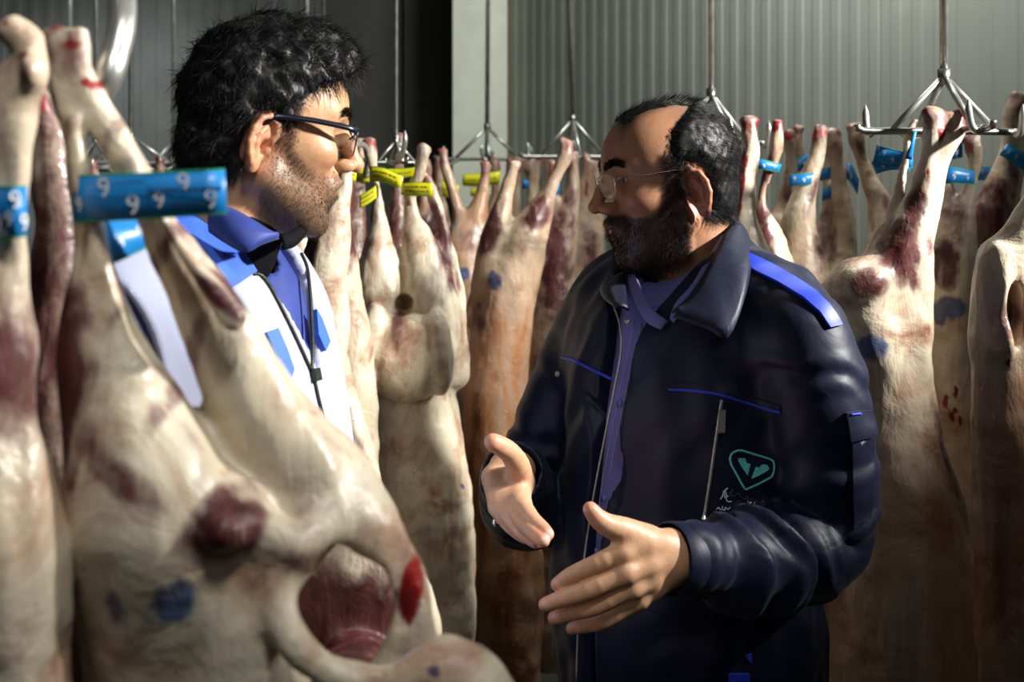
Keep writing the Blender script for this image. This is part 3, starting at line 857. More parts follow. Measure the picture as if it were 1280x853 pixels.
# ------------------------------------------------------------------ identification tags
def glyph(ch):
    c = bpy.data.curves.new('glyph', 'FONT'); c.body = ch; c.align_x = 'CENTER'; c.align_y = 'CENTER'; c.size = 1.0; c.resolution_u = 3
    o = bpy.data.objects.new('glyph', c); COL.objects.link(o)
    dg = bpy.context.evaluated_depsgraph_get(); dg.update()
    me = o.evaluated_get(dg).to_mesh()
    V = np.array([v.co[:] for v in me.vertices]); Fc = [list(p.vertices) for p in me.polygons]
    o.evaluated_get(dg).to_mesh_clear()
    bpy.data.objects.remove(o); bpy.data.curves.remove(c)
    V[:, :2] -= (V[:, :2].max(0) + V[:, :2].min(0)) / 2
    V /= (V[:, 1].max() - V[:, 1].min())
    return V, Fc
G9 = glyph('9')

SHIFT = {'C7': 0.0, 'C8': -0.13, 'C9': 0.32, 'C10': 0.25, 'C11': 0.54, 'C12': 0.55, 'C14': 0.19, 'C15': 0.52, 'C16': -0.32, 'C3': 0.05, 'C2b': -0.09, 'C2': -0.03, 'C6': 0.2, 'C7b': 0.27, 'C4': 0.1}
def tag(key, top, bot, color='blue', digits=(), lines=0, loop=None, edge=True, label=None, thick=0.0009):
    """printed band: top/bottom edges as (px,py,Y); flat part first; optional loop round the shank"""
    ob = CAR[key][0]
    dy = SHIFT.get(key, 0.0)
    A = [P(a[0], a[1], a[2] + dy) for a in top]; Bt = [P(b[0], b[1], b[2] + dy) for b in bot]
    mat = M['tag_blue'] if color == 'blue' else M['tag_yellow']
    V, Fc = loft(A, Bt, 2, None, thick, 4)
    SA, SB = spline(A, 4), spline(Bt, 4)
    t = add('identification_tag', mesh_of(V, Fc), mat, ob, (A[0] + Bt[0]) / 2, label=label or ('blue printed plastic tag' if color == 'blue' else 'yellow printed tag with green edge'))
    if edge:
        e = [tube(spline(A, 4), .0008, 4), tube(spline(Bt, 4), .0008, 4)]
        add('green_edge', merge(e), M['tag_green'], t)
    # print on the face towards the viewer
    n = np.cross(A[-1] - A[0], Bt[0] - A[0]); n = n / np.linalg.norm(n)
    if n[1] > 0: n = -n
    def at(u, v):
        m = len(SA) - 1
        x = min(u * m, m - 1e-6); i = int(x); fr_ = x - i
        return (SA[i] * (1-fr_) + SA[i+1] * fr_) * (1 - v) + (SB[i] * (1-fr_) + SB[i+1] * fr_) * v
    for (u, v, sz, rot) in digits:
        c = at(u, v); ex = nrm(at(min(u + .05, 1), v) - at(max(u - .05, 0), v)); ey = nrm(at(u, max(0, v - .1)) - at(u, min(1, v + .1)))
        nn = np.cross(ex, ey); nn = nn if nn[1] < 0 else -nn
        H = np.linalg.norm(at(u, 0) - at(u, 1)) * sz
        ca, sa = math.cos(rot), math.sin(rot)
        pts = np.array([c + H * ((g[0]*ca - g[1]*sa) * ex + (g[0]*sa + g[1]*ca) * ey) + nn * (thick * .5 + .0008) for g in G9[0]])
        add('printed_number', merge([(pts, G9[1])]), M['tag_white'], t)
    if lines:
        parts = []; rg = random.Random(sum(map(ord, key)) + len(top))
        for k in range(lines):
            v = (k + 1) / (lines + 1); u = .12
            while u < .85:
                w = rg.uniform(.03, .09); a, b = at(u, v - .05), at(u + w, v - .05); c, d = at(u + w, v + .05), at(u, v + .05)
                parts.append((np.array([a, b, c, d]) + n * (thick * .5 + .0004), [[0, 1, 2, 3]]))
                u += w + rg.uniform(.015, .05)
        add('printed_text', merge(parts), M['ink'], t)
    return t

r90 = 0.12
tag('F1', [(91, 222, .838), (110, 220, .828), (180, 217, .825), (281, 212, .83)], [(92, 277, .838), (112, 276, .828), (182, 273, .825), (284, 266, .83)],
    digits=[(.452, .27, .44, r90), (.61, .68, .44, r90), (.835, .24, .44, r90), (.94, .66, .44, r90), (.21, .62, .34, r90), (.733, .60, .36, r90)], lines=0, label='wide blue printed tag wrapped round the shank')
# print rows of the big tag
tb = [o for o in CAR['F1'][0].children if o.name.startswith('identification_tag')][0]
rg = random.Random(4); parts = []
for (x0, x1, y, hh) in ((188, 276, 240, 5), (212, 262, 258, 5), (120, 180, 272, 3), (100, 185, 245, 1.2), (110, 180, 226, 1.0), (185, 186.5, 246, 28)):
    x = x0
    while x < x1:
        w = min(rg.uniform(2, 5), x1 - x) if hh > 2 and hh < 10 else x1 - x
        a = -0.045 * (x - 91)
        parts.append((np.array([P(x, y - hh/2 + 4 + a, .8235), P(x + w, y - hh/2 + 4 + a - .05*w, .8235), P(x + w, y + hh/2 + 4 + a - .05*w, .8235), P(x, y + hh/2 + 4 + a, .8235)]), [[0, 1, 2, 3]]))
        x += w + rg.uniform(1, 2.5)
add('printed_text', merge(parts), M['ink'], tb)
tag('F1', [(122, 274, .85), (160, 274, .875), (214, 280, .90)], [(136, 331, .85), (170, 316, .875), (215, 292, .90)], digits=[(.3, .6, .25, .4), (.6, .35, .3, .4)], label='dark blue tag tail hanging behind the shank')
tag('F0', [(-40, 232, .80), (-10, 234, .79), (16, 234, .781), (33, 233, .79)], [(-40, 300, .80), (-10, 299, .79), (16, 297, .781), (34, 294, .79)], digits=[(.72, .25, .36, r90), (.9, .72, .36, r90), (.45, .7, .36, r90), (.62, .62, .3, r90)])
# yellow tags
tag('C1', [(462, 208, 2.485), (480, 210, 2.47), (504, 221, 2.465)], [(462, 226, 2.485), (480, 228, 2.47), (501, 236, 2.465)], 'yellow', lines=2)
tag('C1', [(482, 211, 2.50), (500, 211, 2.495), (522, 209, 2.49)], [(482, 222, 2.50), (500, 223, 2.495), (518, 220, 2.49)], 'yellow', lines=1)
tag('C1', [(503, 229, 2.48), (520, 228, 2.465), (540, 229, 2.46)], [(501, 243, 2.48), (520, 245, 2.465), (542, 245, 2.46)], 'yellow', lines=2)
tag('C1', [(449, 245, 2.46), (460, 239, 2.46), (470, 232, 2.465)], [(450, 260, 2.46), (460, 255, 2.46), (471, 247, 2.465)], 'yellow', lines=2)
tag('C2b', [(430, 212, 2.38), (440, 211, 2.375), (446, 211, 2.38)], [(430, 226, 2.38), (440, 226, 2.375), (445, 226, 2.38)], 'yellow', lines=1)
tag('C3', [(446, 208, 2.735), (456, 210, 2.73), (464, 211, 2.735)], [(446, 224, 2.735), (456, 227, 2.73), (464, 227, 2.735)], 'yellow', lines=1)
tag('B0', [(578, 218, 3.70), (600, 217, 3.695), (626, 214, 3.70)], [(578, 232, 3.70), (600, 233, 3.695), (624, 230, 3.70)], 'yellow', lines=1)
tag('B0', [(588, 236, 3.70), (600, 235, 3.695), (612, 235, 3.70)], [(588, 245, 3.70), (600, 246, 3.695), (612, 245, 3.70)], 'yellow')
tag('B3', [(552, 226, 3.56), (562, 228, 3.555), (574, 232, 3.56)], [(553, 246, 3.56), (562, 247, 3.555), (572, 248, 3.56)], 'yellow', lines=1)
# blue tags in the back rows
tag('B1', [(628, 228, 3.88), (634, 227, 3.875), (641, 228, 3.88)], [(628, 241, 3.88), (634, 242, 3.875), (641, 240, 3.88)], edge=False)
tag('B1', [(652, 226, 3.88), (656, 225, 3.875), (661, 226, 3.88)], [(653, 236, 3.88), (657, 236, 3.875), (660, 235, 3.88)], edge=False)
tag('C6', [(690, 230, 2.95), (695, 229, 2.945), (700, 230, 2.95)], [(688, 243, 2.95), (694, 244, 2.945), (698, 244, 2.95)], edge=False)
b9 = [(.2, .35, .42, r90), (.5, .6, .42, r90), (.82, .4, .42, r90)]
tag('C8', [(941, 197, 2.44), (955, 200, 2.43), (977, 206, 2.44)], [(941, 210, 2.44), (955, 212, 2.43), (974, 215, 2.44)], digits=b9)
tag('C10', [(986, 219, 2.235), (1005, 217, 2.225), (1022, 216, 2.235)], [(986, 233, 2.235), (1005, 231, 2.225), (1021, 230, 2.235)], digits=b9)
tag('C9', [(996, 199, 2.58), (1004, 195, 2.575), (1017, 187, 2.58)], [(998, 215, 2.58), (1006, 211, 2.575), (1016, 205, 2.58)], digits=b9[:2])
tag('C11', [(1024, 212, 2.21), (1034, 210, 2.20), (1046, 208, 2.205)], [(1024, 226, 2.21), (1034, 224, 2.20), (1045, 222, 2.205)])
tag('C11', [(1028, 238, 2.215), (1036, 234, 2.21), (1046, 230, 2.215)], [(1027, 251, 2.215), (1036, 248, 2.21), (1046, 244, 2.215)])
tag('C11', [(1058, 204, 2.20), (1064, 206, 2.195), (1074, 226, 2.20)], [(1056, 222, 2.20), (1063, 228, 2.195), (1072, 243, 2.20)], digits=b9[:2])
tag('C13', [(1096, 182, 2.02), (1115, 187, 2.01), (1141, 192, 2.0)], [(1091, 202, 2.02), (1112, 206, 2.01), (1141, 210, 2.0)], digits=[(.3, .3, .35, r90), (.55, .65, .35, r90)], label='upper of two crossed blue tags')
tag('C13', [(1089, 203, 2.03), (1110, 203, 2.02), (1138, 205, 2.01)], [(1095, 217, 2.03), (1115, 212, 2.02), (1138, 214, 2.01)], digits=[(.3, .5, .4, .1)], label='lower of two crossed blue tags')
tag('C13', [(1142, 164, 1.945), (1138, 180, 1.94), (1131, 198, 1.945)], [(1146, 164, 1.945), (1143, 182, 1.94), (1140, 200, 1.945)], edge=False)
tag('C14', [(1175, 211, 2.11), (1190, 209, 2.10), (1218, 214, 2.11)], [(1175, 230, 2.11), (1190, 229, 2.10), (1218, 230, 2.11)], digits=[(.25, .3, .36, 0), (.55, .6, .36, 0), (.85, .6, .3, 0)])
tag('C14', [(1188, 186, 2.16), (1196, 180, 2.155), (1203, 178, 2.16)], [(1188, 199, 2.16), (1196, 198, 2.155), (1203, 196, 2.16)], digits=[(.5, .5, .5, 0)])
tag('C15', [(1220, 209, 2.12), (1240, 209, 2.115), (1269, 210, 2.12)], [(1220, 225, 2.12), (1240, 225, 2.115), (1270, 226, 2.12)], digits=b9)
tag('C15', [(1259, 180, 2.06), (1268, 186, 2.055), (1292, 196, 2.06)], [(1249, 193, 2.06), (1262, 201, 2.055), (1288, 218, 2.06)], digits=[(.3, .5, .4, -.4), (.6, .5, .4, -.4)])

# ------------------------------------------------------------------ people: shared anatomy
def skin_mat(name, extra_rough=0.0):
    m, nt, b = new_mat(name)
    at = nt.nodes.new('ShaderNodeVertexColor'); at.layer_name = 'Col'
    n = noise(nt, 90, 4, 0.6); n2 = noise(nt, 420, 3, 0.6)
    c = mixc(nt, mapr(nt, n.outputs[0], 0.35, 0.7, 0.0, 0.22), at.outputs[0], srgb(150, 84, 60))
    nt.links.new(c, b.inputs['Base Color'])
    b.inputs['Roughness'].default_value = 0.46 + extra_rough
    b.inputs['Subsurface Weight'].default_value = 0.12
    b.inputs['Subsurface Radius'].default_value = (0.012, 0.005, 0.003)
    b.inputs['Subsurface Scale'].default_value = 0.5
    h = math_(nt, 'ADD', math_(nt, 'MULTIPLY', n.outputs[0], 1.2), n2.outputs[0])
    bump(nt, b, h, 0.22, 0.0012)
    return m

def hair_mat(name, col, rough=0.38):
    m, nt, b = new_mat(name)
    n = noise(nt, 260, 3, 0.6)
    r = ramp(nt, n.outputs[0], [(0.3, tuple(c * 0.5 for c in col[:3]) + (1,)), (0.62, col), (0.8, tuple(min(1, c * 2.6 + 0.01) for c in col[:3]) + (1,))])
    nt.links.new(r.outputs[0], b.inputs['Base Color'])
    b.inputs['Roughness'].default_value = rough
    b.inputs['Specular IOR Level'].default_value = 0.28
    bump(nt, b, n.outputs[0], 0.3, 0.001)
    return m

def cloth_mat(name, col, rough=0.55, weave=900, amp=0.12, sheen=0.15, wrinkle=0.25, wscale=26, wdist=0.006, spec=0.5):
    m, nt, b = new_mat(name)
    n = noise(nt, 30, 4, 0.6)
    d = tuple(c * (1 - amp) for c in col[:3]) + (1,); l = tuple(min(1, c * (1 + amp)) for c in col[:3]) + (1,)
    r = ramp(nt, n.outputs[0], [(0.3, d), (0.7, l)])
    nt.links.new(r.outputs[0], b.inputs['Base Color'])
    b.inputs['Roughness'].default_value = rough
    b.inputs['Sheen Weight'].default_value = sheen
    b.inputs['Specular IOR Level'].default_value = spec
    w = noise(nt, wscale, 3, 0.5, None, 0.8); f = noise(nt, weave, 2, 0.5)
    h = math_(nt, 'ADD', w.outputs[0], math_(nt, 'MULTIPLY', f.outputs[0], 0.06))
    bump(nt, b, h, wrinkle, wdist)
    return m

def mirror(p):
    q = p.copy(); q[:, 1] = np.abs(q[:, 1]); return q

def ear_frame(p):
    """|y| mirrored head coordinates -> ear (u forward, v up, w outward)"""
    o = np.array([-0.012, 0.071, -0.006], np.float32)
    a = math.radians(-14); b_ = math.radians(24)
    u = np.array([math.cos(b_) * math.cos(a), math.sin(b_) * -1.0, math.sin(a)])
    u = nrm(np.array([math.cos(b_), -math.sin(b_), 0.0]))
    w = nrm(np.array([math.sin(b_), math.cos(b_), 0.0]))
    v = np.array([0, 0, 1.0])
    # lean the ear backwards
    u2 = u * math.cos(a) + v * math.sin(-a) * -1.0; v2 = np.cross(w, u2)
    v2 = v2 if v2[2] > 0 else -v2
    R = np.stack([u2, v2, w]).astype(np.float32)
    return (p - o) @ R.T

def head_sdf(L, neck=None, beard=None, plump=0.0):
    p = mirror(L)
    d = ell(p, (-0.002, 0, 0.043), (0.095, 0.075 + plump, 0.088))
    d = smin(d, ell(p, (0.040, 0, 0.052), (0.056, 0.062, 0.058)), 0.03)
    d = smin(d, ell(p, (0.048, 0, -0.022), (0.043, 0.055 + plump, 0.072)), 0.025)
    d = smin(d, cap(p, (0.006, 0.050, -0.045), (0.070, 0.016, -0.090), 0.020, 0.016), 0.025)
    d = smin(d, ell(p, (0.042, 0, -0.066), (0.045, 0.045, 0.030)), 0.02)
    d = smin(d, ell(p, (0.081, 0, -0.090), (0.017, 0.021, 0.016)), 0.014)
    d = smin(d, ell(p, (0.060, 0.044, -0.004), (0.030, 0.020, 0.020)), 0.018)
    d = smin(d, cap(p, (0.087, 0.008, 0.046), (0.072, 0.046, 0.047), 0.0115, 0.010), 0.014)
    d = smax(d, -ell(p, (0.100, 0.033, 0.026), (0.020, 0.020, 0.0125)), 0.014)
    # lids and eye
    lid = ell(p, (0.0705, 0.032, 0.0265), (0.0148, 0.0155, 0.0142))
    d = smin(d, lid, 0.006)
    d = smax(d, -ell(p, (0.087, 0.033, 0.0255), (0.010, 0.0135, 0.0040)), 0.002)
    d = np.minimum(d, ell(p, (0.0712, 0.032, 0.0262), (0.0128, 0.0128, 0.0128)))
    # nose
    d = smin(d, cap(p, (0.090, 0, 0.040), (0.111, 0, 0.012), 0.0085, 0.0085), 0.010)
    d = smin(d, cap(p, (0.107, 0, 0.015), (0.1235, 0, -0.008), 0.0082, 0.0102), 0.008)
    d = smin(d, ell(p, (0.107, 0.0125, -0.0120), (0.0135, 0.0075, 0.0085)), 0.006)
    d = smax(d, -ell(p, (0.114, 0.0065, -0.0200), (0.0065, 0.0035, 0.0045)), 0.003)
    # mouth
    d = smin(d, ell(p, (0.090, 0, -0.043), (0.015, 0.028, 0.022)), 0.012)
    d = smin(d, ell(p, (0.0985, 0, -0.0365), (0.0095, 0.022, 0.0058)), 0.005)
    d = smin(d, ell(p, (0.0965, 0, -0.0485), (0.0095, 0.019, 0.0065)), 0.005)
    d = smax(d, -ell(p, (0.108, 0, -0.0422), (0.012, 0.026, 0.0012)), 0.002)
    # neck
    if neck is not None:
        d = smin(d, chain(L, neck, 0.03), 0.022)
    if beard is not None:
        d = d - beard(L)
    # ears
    e = ear_frame(p)
    ear = ell(e, (-0.002, 0.0, 0.004), (0.017, 0.031, 0.0055))
    rim = [(0.010, 0.002), (0.013, 0.014), (0.008, 0.027), (-0.004, 0.032), (-0.014, 0.025), (-0.0185, 0.010), (-0.0175, -0.006), (-0.011, -0.020), (-0.005, -0.028)]
    ear = smin(ear, chain(e, [(a, b, 0.0105, 0.0040) for a, b in rim], 0.002), 0.003)
    ear = smin(ear, ell(e, (0.000, -0.029, 0.006), (0.0095, 0.0105, 0.0052)), 0.005)
    ear = smax(ear, -ell(e, (0.0040, -0.005, 0.013), (0.0075, 0.0120, 0.0110)), 0.003)
    ear = smax(ear, -ell(e, (-0.004, 0.018, 0.0125), (0.0065, 0.0085, 0.0055)), 0.003)
    ear = smin(ear, chain(e, [(-0.004, -0.018, 0.0095, 0.0034), (-0.0085, -0.004, 0.0105, 0.0040), (-0.0085, 0.008, 0.0105, 0.0038), (-0.003, 0.018, 0.009, 0.0032)], 0.002), 0.003)
    ear = smin(ear, ell(e, (0.0115, -0.006, 0.006), (0.005, 0.0065, 0.0045)), 0.003)
    return smin(d, ear, 0.006)

def head_color(L, skin, beard_mask, beard_col, beard_amt, hair_mask=None, hair_col=(0.01, 0.008, 0.007)):
    n = len(L)
    p = mirror(L)
    c = np.tile(np.array(skin[:3], np.float32), (n, 1))
    def mixin(m, col):
        m = np.clip(m, 0, 1)[:, None]
        c[:] = c * (1 - m) + np.array(col[:3], np.float32) * m
    red = srgb(176, 92, 70)
    e = ear_frame(p)
    mixin(0.45 * sstep(0.05, 0.03, length(e)), srgb(196, 112, 84))
    mixin(0.35 * sstep(1.3, 0.5, ell(p, (0.114, 0, -0.008), (1, 1, 1)) * 0 + length((p - np.array([0.112, 0, -0.008], np.float32)) / 0.02)), red)
    mixin(0.25 * sstep(1.2, 0.4, length((p - np.array([0.075, 0.045, -0.012], np.float32)) / 0.03)), red)
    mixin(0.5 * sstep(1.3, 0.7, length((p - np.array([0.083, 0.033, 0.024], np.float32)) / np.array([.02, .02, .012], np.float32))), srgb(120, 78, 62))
    # beard and hair pigment on the skin
    mixin(beard_amt * beard_mask(L), beard_col)
    if hair_mask is not None: mixin(hair_mask(L), hair_col)
    # lips
    lip = sstep(1.15, 0.8, length((p - np.array([0.102, 0, -0.0425], np.float32)) / np.array([.016, .023, .0105], np.float32)))
    mixin(0.8 * lip, srgb(158, 88, 78))
    # eyebrows
    t = np.clip((p[:, 1] - 0.010) / 0.042, 0, 1)
    zc = 0.047 + 0.008 * np.sin(t * 2.4) - 0.004 * t
    bm = sstep(0.0065, 0.0035, np.abs(p[:, 2] - zc)) * sstep(-.15, .1, (p[:, 1] - 0.008) / 0.042) * sstep(1.15, .9, (p[:, 1] - .01) / 0.042) * (L[:, 0] > 0.05)
    mixin(0.95 * bm, hair_col)
    # eyes
    eye = length(p - np.array([0.0712, 0.032, 0.0262], np.float32))
    on = (eye < 0.0133) & (np.abs(p[:, 2] - 0.0255) < 0.0046) & (p[:, 0] > 0.075)
    c[on] = srgb(196, 186, 176)[:3]
    iris = on & (np.hypot(p[:, 1] - 0.0325, p[:, 2] - 0.0262) < 0.0055)
    c[iris] = srgb(40, 24, 16)[:3]
    return c

def head_frame(o, yaw, pitch, roll=0.0):
    """yaw: heading of the face in the ground plane (degrees from +X), pitch > 0 looks down"""
    a, b_ = math.radians(yaw), math.radians(pitch)
    fw = np.array([math.cos(a) * math.cos(b_), math.sin(a) * math.cos(b_), -math.sin(b_)])
    lf = np.array([-math.sin(a), math.cos(a), 0.0])
    up = np.cross(fw, lf)
    r = math.radians(roll)
    lf, up = lf * math.cos(r) + up * math.sin(r), up * math.cos(r) - lf * math.sin(r)
    return np.stack([fw, lf, up]), np.asarray(o, float)

def strands(roots, dirs, ln, w, segs=3, curl=0.0, bend=(0, 0, -0.3), rng=None):
    """thin three sided hair tubes"""
    n = len(roots)
    ln = np.broadcast_to(ln, (n,)).astype(float)
    d = dirs / (np.linalg.norm(dirs, axis=1)[:, None] + 1e-9)
    P_ = [roots]
    cur = roots.copy()
    ph = rng.uniform(0, 6.28, (n, 3)); ax = rng.normal(size=(n, 3)); ax /= np.linalg.norm(ax, axis=1)[:, None]
    for s in range(segs):
        d = d + np.asarray(bend) * (1.0 / segs) + curl * ax * np.sin(ph[:, :1] + s * 2.1)
        d /= np.linalg.norm(d, axis=1)[:, None]
        cur = cur + d * (ln / segs)[:, None]
        P_.append(cur)
    C_ = np.stack(P_, 1)                      # n, segs+1, 3
    T = np.gradient(C_, axis=1); T /= np.linalg.norm(T, axis=2)[..., None] + 1e-9
    ref = np.array([0.31, 0.53, 0.79])
    N = np.cross(T, ref); N /= np.linalg.norm(N, axis=2)[..., None] + 1e-9
    Bn = np.cross(T, N)
    wid = w * (1 - 0.85 * (np.arange(segs + 1) / segs) ** 1.5)
    V = np.stack([C_ + wid[None, :, None] * (math.cos(a) * N + math.sin(a) * Bn) for a in (0, 2.094, 4.189)], 2)   # n, s+1, 3, 3
    V = V.reshape(-1, 3)
    base = (np.arange(n) * (segs + 1) * 3)[:, None]
    q = []
    for s in range(segs):
        for j in range(3):
            k = (j + 1) % 3
            q.append(base + np.array([s*3+j, s*3+k, (s+1)*3+k, (s+1)*3+j])[None])
    return V, np.stack(q, 1).reshape(-1, 4)

def join_np(parts):
    VV, QQ, CC, n = [], [], [], 0
    for V, Q, *c in parts:
        VV.append(V); QQ.append(np.asarray(Q) + n); n += len(V)
        if c: CC.append(c[0])
    return np.concatenate(VV), np.concatenate(QQ), (np.concatenate(CC) if CC else None)

def pick(V, mask, n, rng):
    w = np.clip(mask, 0, None); idx = rng.choice(len(V), n, p=w / w.sum())
    return idx

def lens_wire(pts, r):
    return tube(spline(pts, 5), r, 6)

M['skin_a'] = skin_mat('olive_skin_a'); M['skin_b'] = skin_mat('olive_skin_b')
M['hair'] = hair_mat('black_hair', (0.008, 0.008, 0.009, 1), 0.45)
M['beard'] = hair_mat('black_beard', (0.005, 0.0045, 0.0045, 1), 0.6)
M['stubble'] = hair_mat('greying_stubble', (0.05, 0.045, 0.042, 1), 0.5)
M['navy'] = cloth_mat('navy_jacket_twill', srgb(8, 16, 44), 0.5, 900, 0.12, 0.04, 0.25, 20, 0.006, 0.35)
M['navy_dark'] = cloth_mat('navy_trouser_twill', srgb(14, 18, 34), 0.6, sheen=0, spec=.3)
M['royal'] = cloth_mat('royal_blue_trim', srgb(24, 60, 214), 0.5, 900, 0.08, 0.1, 0.1)
M['lilac'] = cloth_mat('lilac_shirt_cotton', srgb(112, 110, 176), 0.65, 900, 0.06, 0.1, 0.12)
M['pin'] = plain('pale_pinstripe', srgb(176, 172, 214), 0.7, 0, 60, .05, 100, 0)
M['zip'] = plain('silver_zip', srgb(190, 188, 180), 0.35, 0.6, 300, 0.2, 500, 0.3)
M['zip_dark'] = plain('dark_brass_zip', srgb(52, 54, 46), 0.4, 0.5, 400, 0.4, 500, 0.4)
M['teal'] = plain('teal_embroidery', srgb(104, 226, 220), 0.6, 0, 300, 0.12, 600, 0.3)
M['white_thread'] = plain('white_embroidery', srgb(226, 228, 236), 0.6, 0, 300, 0.08, 600, 0.3)
M['grey_thread'] = plain('grey_embroidery', srgb(70, 74, 86), 0.6, 0, 300, 0.1, 600, 0.3)
M['black_cloth'] = cloth_mat('black_knit', srgb(7, 7, 11), 0.85, sheen=0, spec=.15)
M['shoe'] = plain('black_shoe_leather', srgb(14, 13, 13), 0.35)
M['frame_dark'] = plain('navy_spectacle_acetate', srgb(12, 15, 32), 0.3, 0, 60, 0.1, 100, 0)
M['wire'] = plain('spectacle_wire', (0.45, 0.42, 0.38, 1), 0.25, 1.0, 60, 0.1, 100, 0)
M['button'] = plain('blue_button', srgb(96, 120, 190), 0.3)
M['silver'] = plain('silver_ring_metal', (0.75, 0.75, 0.74, 1), 0.18, 1.0, 80, .1, 100, 0)
def glass_mat():
    m, nt, b = new_mat('spectacle_glass')
    b.inputs['Base Color'].default_value = (1, 1, 1, 1); b.inputs['Roughness'].default_value = 0.03
    b.inputs['Transmission Weight'].default_value = 1.0; b.inputs['IOR'].default_value = 1.08
    return m
M['glass'] = glass_mat()

def lens(R, o, c, w, hh, rot_y=0.0, thick=0.0012):
    """rounded lens disc in the head frame; c centre, w/hh half sizes, normal ~ forward turned by rot_y about up"""
    a = math.radians(rot_y)
    nx = np.array([math.cos(a), math.sin(a), 0.0]); ty = np.array([-math.sin(a), math.cos(a), 0.0]); tz = np.array([0, 0, 1.0])
    n = 28; ring = []
    for i in range(n):
        t = 2 * math.pi * i / n
        cx, sx = math.cos(t), math.sin(t)
        x = w * np.sign(cx) * abs(cx) ** 0.7; z = hh * np.sign(sx) * abs(sx) ** 0.7
        ring.append(np.asarray(c) + ty * x + tz * z)
    ring = np.array(ring)
    V = np.concatenate([ring + nx * thick / 2, ring - nx * thick / 2])
    Fc = [list(range(n)), list(range(2 * n - 1, n - 1, -1))] + [[i, n + i, n + (i+1) % n, (i+1) % n] for i in range(n)]
    return V @ R + o, Fc, ring @ R + o

# ------------------------------------------------------------------ balding man in the navy jacket
rngB = np.random.default_rng(7)
RB, OB = head_frame(P(842, 236, 1.70), 180 + 10, 9)      # faces picture left, a little towards the camera
SB_ = 0.95
toB = lambda p: (((p - OB.astype(np.float32)) @ RB.T.astype(np.float32)) / SB_).astype(np.float32)
frB = lambda L: (np.asarray(L) * SB_) @ RB + OB
CB = np.array([0.250, 1.715]); FWB = nrm([-0.75, -0.66]); LFB = np.array([-FWB[1], FWB[0]])
def tB(l, f, z): q = CB + LFB * l + FWB * f; return np.array([q[0], q[1], z])
nbB = toB(np.array([tB(0, -.005, 1.50), tB(0, -.02, 1.42)], np.float32))
neckB = [(-0.022, 0, -0.03, 0.056), (*nbB[0], 0.058), (*nbB[1], 0.062)]

def beard_mask_B(L):
    x, z = L[:, 0], L[:, 2]; y = np.abs(L[:, 1])
    zc = np.interp(x, [-.02, .010, .022, .040, .060, .078, .090, .105, .125], [.05, .045, .006, -.016, -.030, -.030, -.0225, -.0215, -.0225])
    m = sstep(0.006, -0.006, z - zc)
    m = m * sstep(-0.006, 0.012, x + 0.0 * z)
    side = sstep(0.008, 0.015, x) * sstep(0.042, 0.030, x) * sstep(.06, .05, z) * sstep(-.02, 0, z)
    m = np.maximum(m, side * 0.9)
    m = m * sstep(-0.142, -0.118, z + 0.25 * (x - .08))
    lip = length(np.stack([(x - .103) / .014, y / .021, (z + .043) / .0095], 1))
    m = m * sstep(0.85, 1.1, lip)
    nose = length(np.stack([(x - .113) / .018, y / .018, (z + .006) / .016], 1))
    return m * sstep(0.9, 1.05, nose)
def beard_off_B(L):
    return 0.0035 * beard_mask_B(L) * sstep(-.02, -.05, L[:, 2]) + 0.002 * beard_mask_B(L)
def hair_keep_B(L):
    x, y, z = L[:, 0], np.abs(L[:, 1]), L[:, 2]
    side = np.minimum(np.interp(z, [-.06, -.02, .01, .05, .085, .105, .13], [-.02, -.015, .020, .024, .014, -.012, -.05]) - x, z + 0.052 - 0.25 * (x + .02))
    e = length(np.stack([(x + .004) / .030, np.maximum(0, y - .03) / .2, (z + .004) / .040], 1))
    side = np.minimum(side, (e - 1) * 0.03)
    top = np.minimum(np.minimum(0.040 - np.abs(L[:, 1] + .006), 0.072 - x), z - 0.075)
    return np.maximum(side, top), side, top
def hair_mask_B(L):
    k, s_, t_ = hair_keep_B(L)
    thin = sstep(.02, -.03, L[:, 0]) * sstep(.07, .10, L[:, 2]) * 0.55
    return np.maximum(np.maximum(sstep(-.006, .004, s_), 0.75 * sstep(-.014, .006, t_)), thin)

def fB_head(p): return head_sdf(toB(p), neckB, beard_off_B)
# hands
def pts3(lst, Yr=None):
    return [(*P(a, b, y), r) for a, b, y, r in lst]
HLm = [pts3(q) for q in ([(838, 682, 1.375, .019), (806, 680, 1.350, .0165), (779, 690, 1.335, .0125)], [(838, 694, 1.375, .020), (808, 704, 1.348, .017), (783, 716, 1.332, .0125)],
                         [(838, 706, 1.380, .020), (812, 722, 1.355, .016), (790, 734, 1.340, .012)], [(838, 714, 1.385, .018), (816, 734, 1.362, .015), (800, 749, 1.354, .0115)])]
HLf = [pts3(q) for q in ([(779, 690, 1.335, .0120), (747, 705, 1.333, .0108), (714, 720, 1.345, .0095), (697, 731, 1.356, .0080)],
                         [(783, 716, 1.332, .0120), (735, 738, 1.330, .0108), (700, 750, 1.345, .0095), (682, 756, 1.356, .0080)],
                         [(790, 734, 1.340, .0115), (747, 757, 1.340, .0104), (712, 767, 1.355, .0090), (693, 773, 1.366, .0076)],
                         [(800, 749, 1.354, .0105), (759, 775, 1.354, .0094), (732, 782, 1.366, .0082), (715, 786, 1.374, .0070)])]
HLt = pts3([(806, 676, 1.356, .0185), (780, 664, 1.340, .0150), (760, 657, 1.332, .0125), (747, 648, 1.328, .0105), (738, 637, 1.326, .0085)])
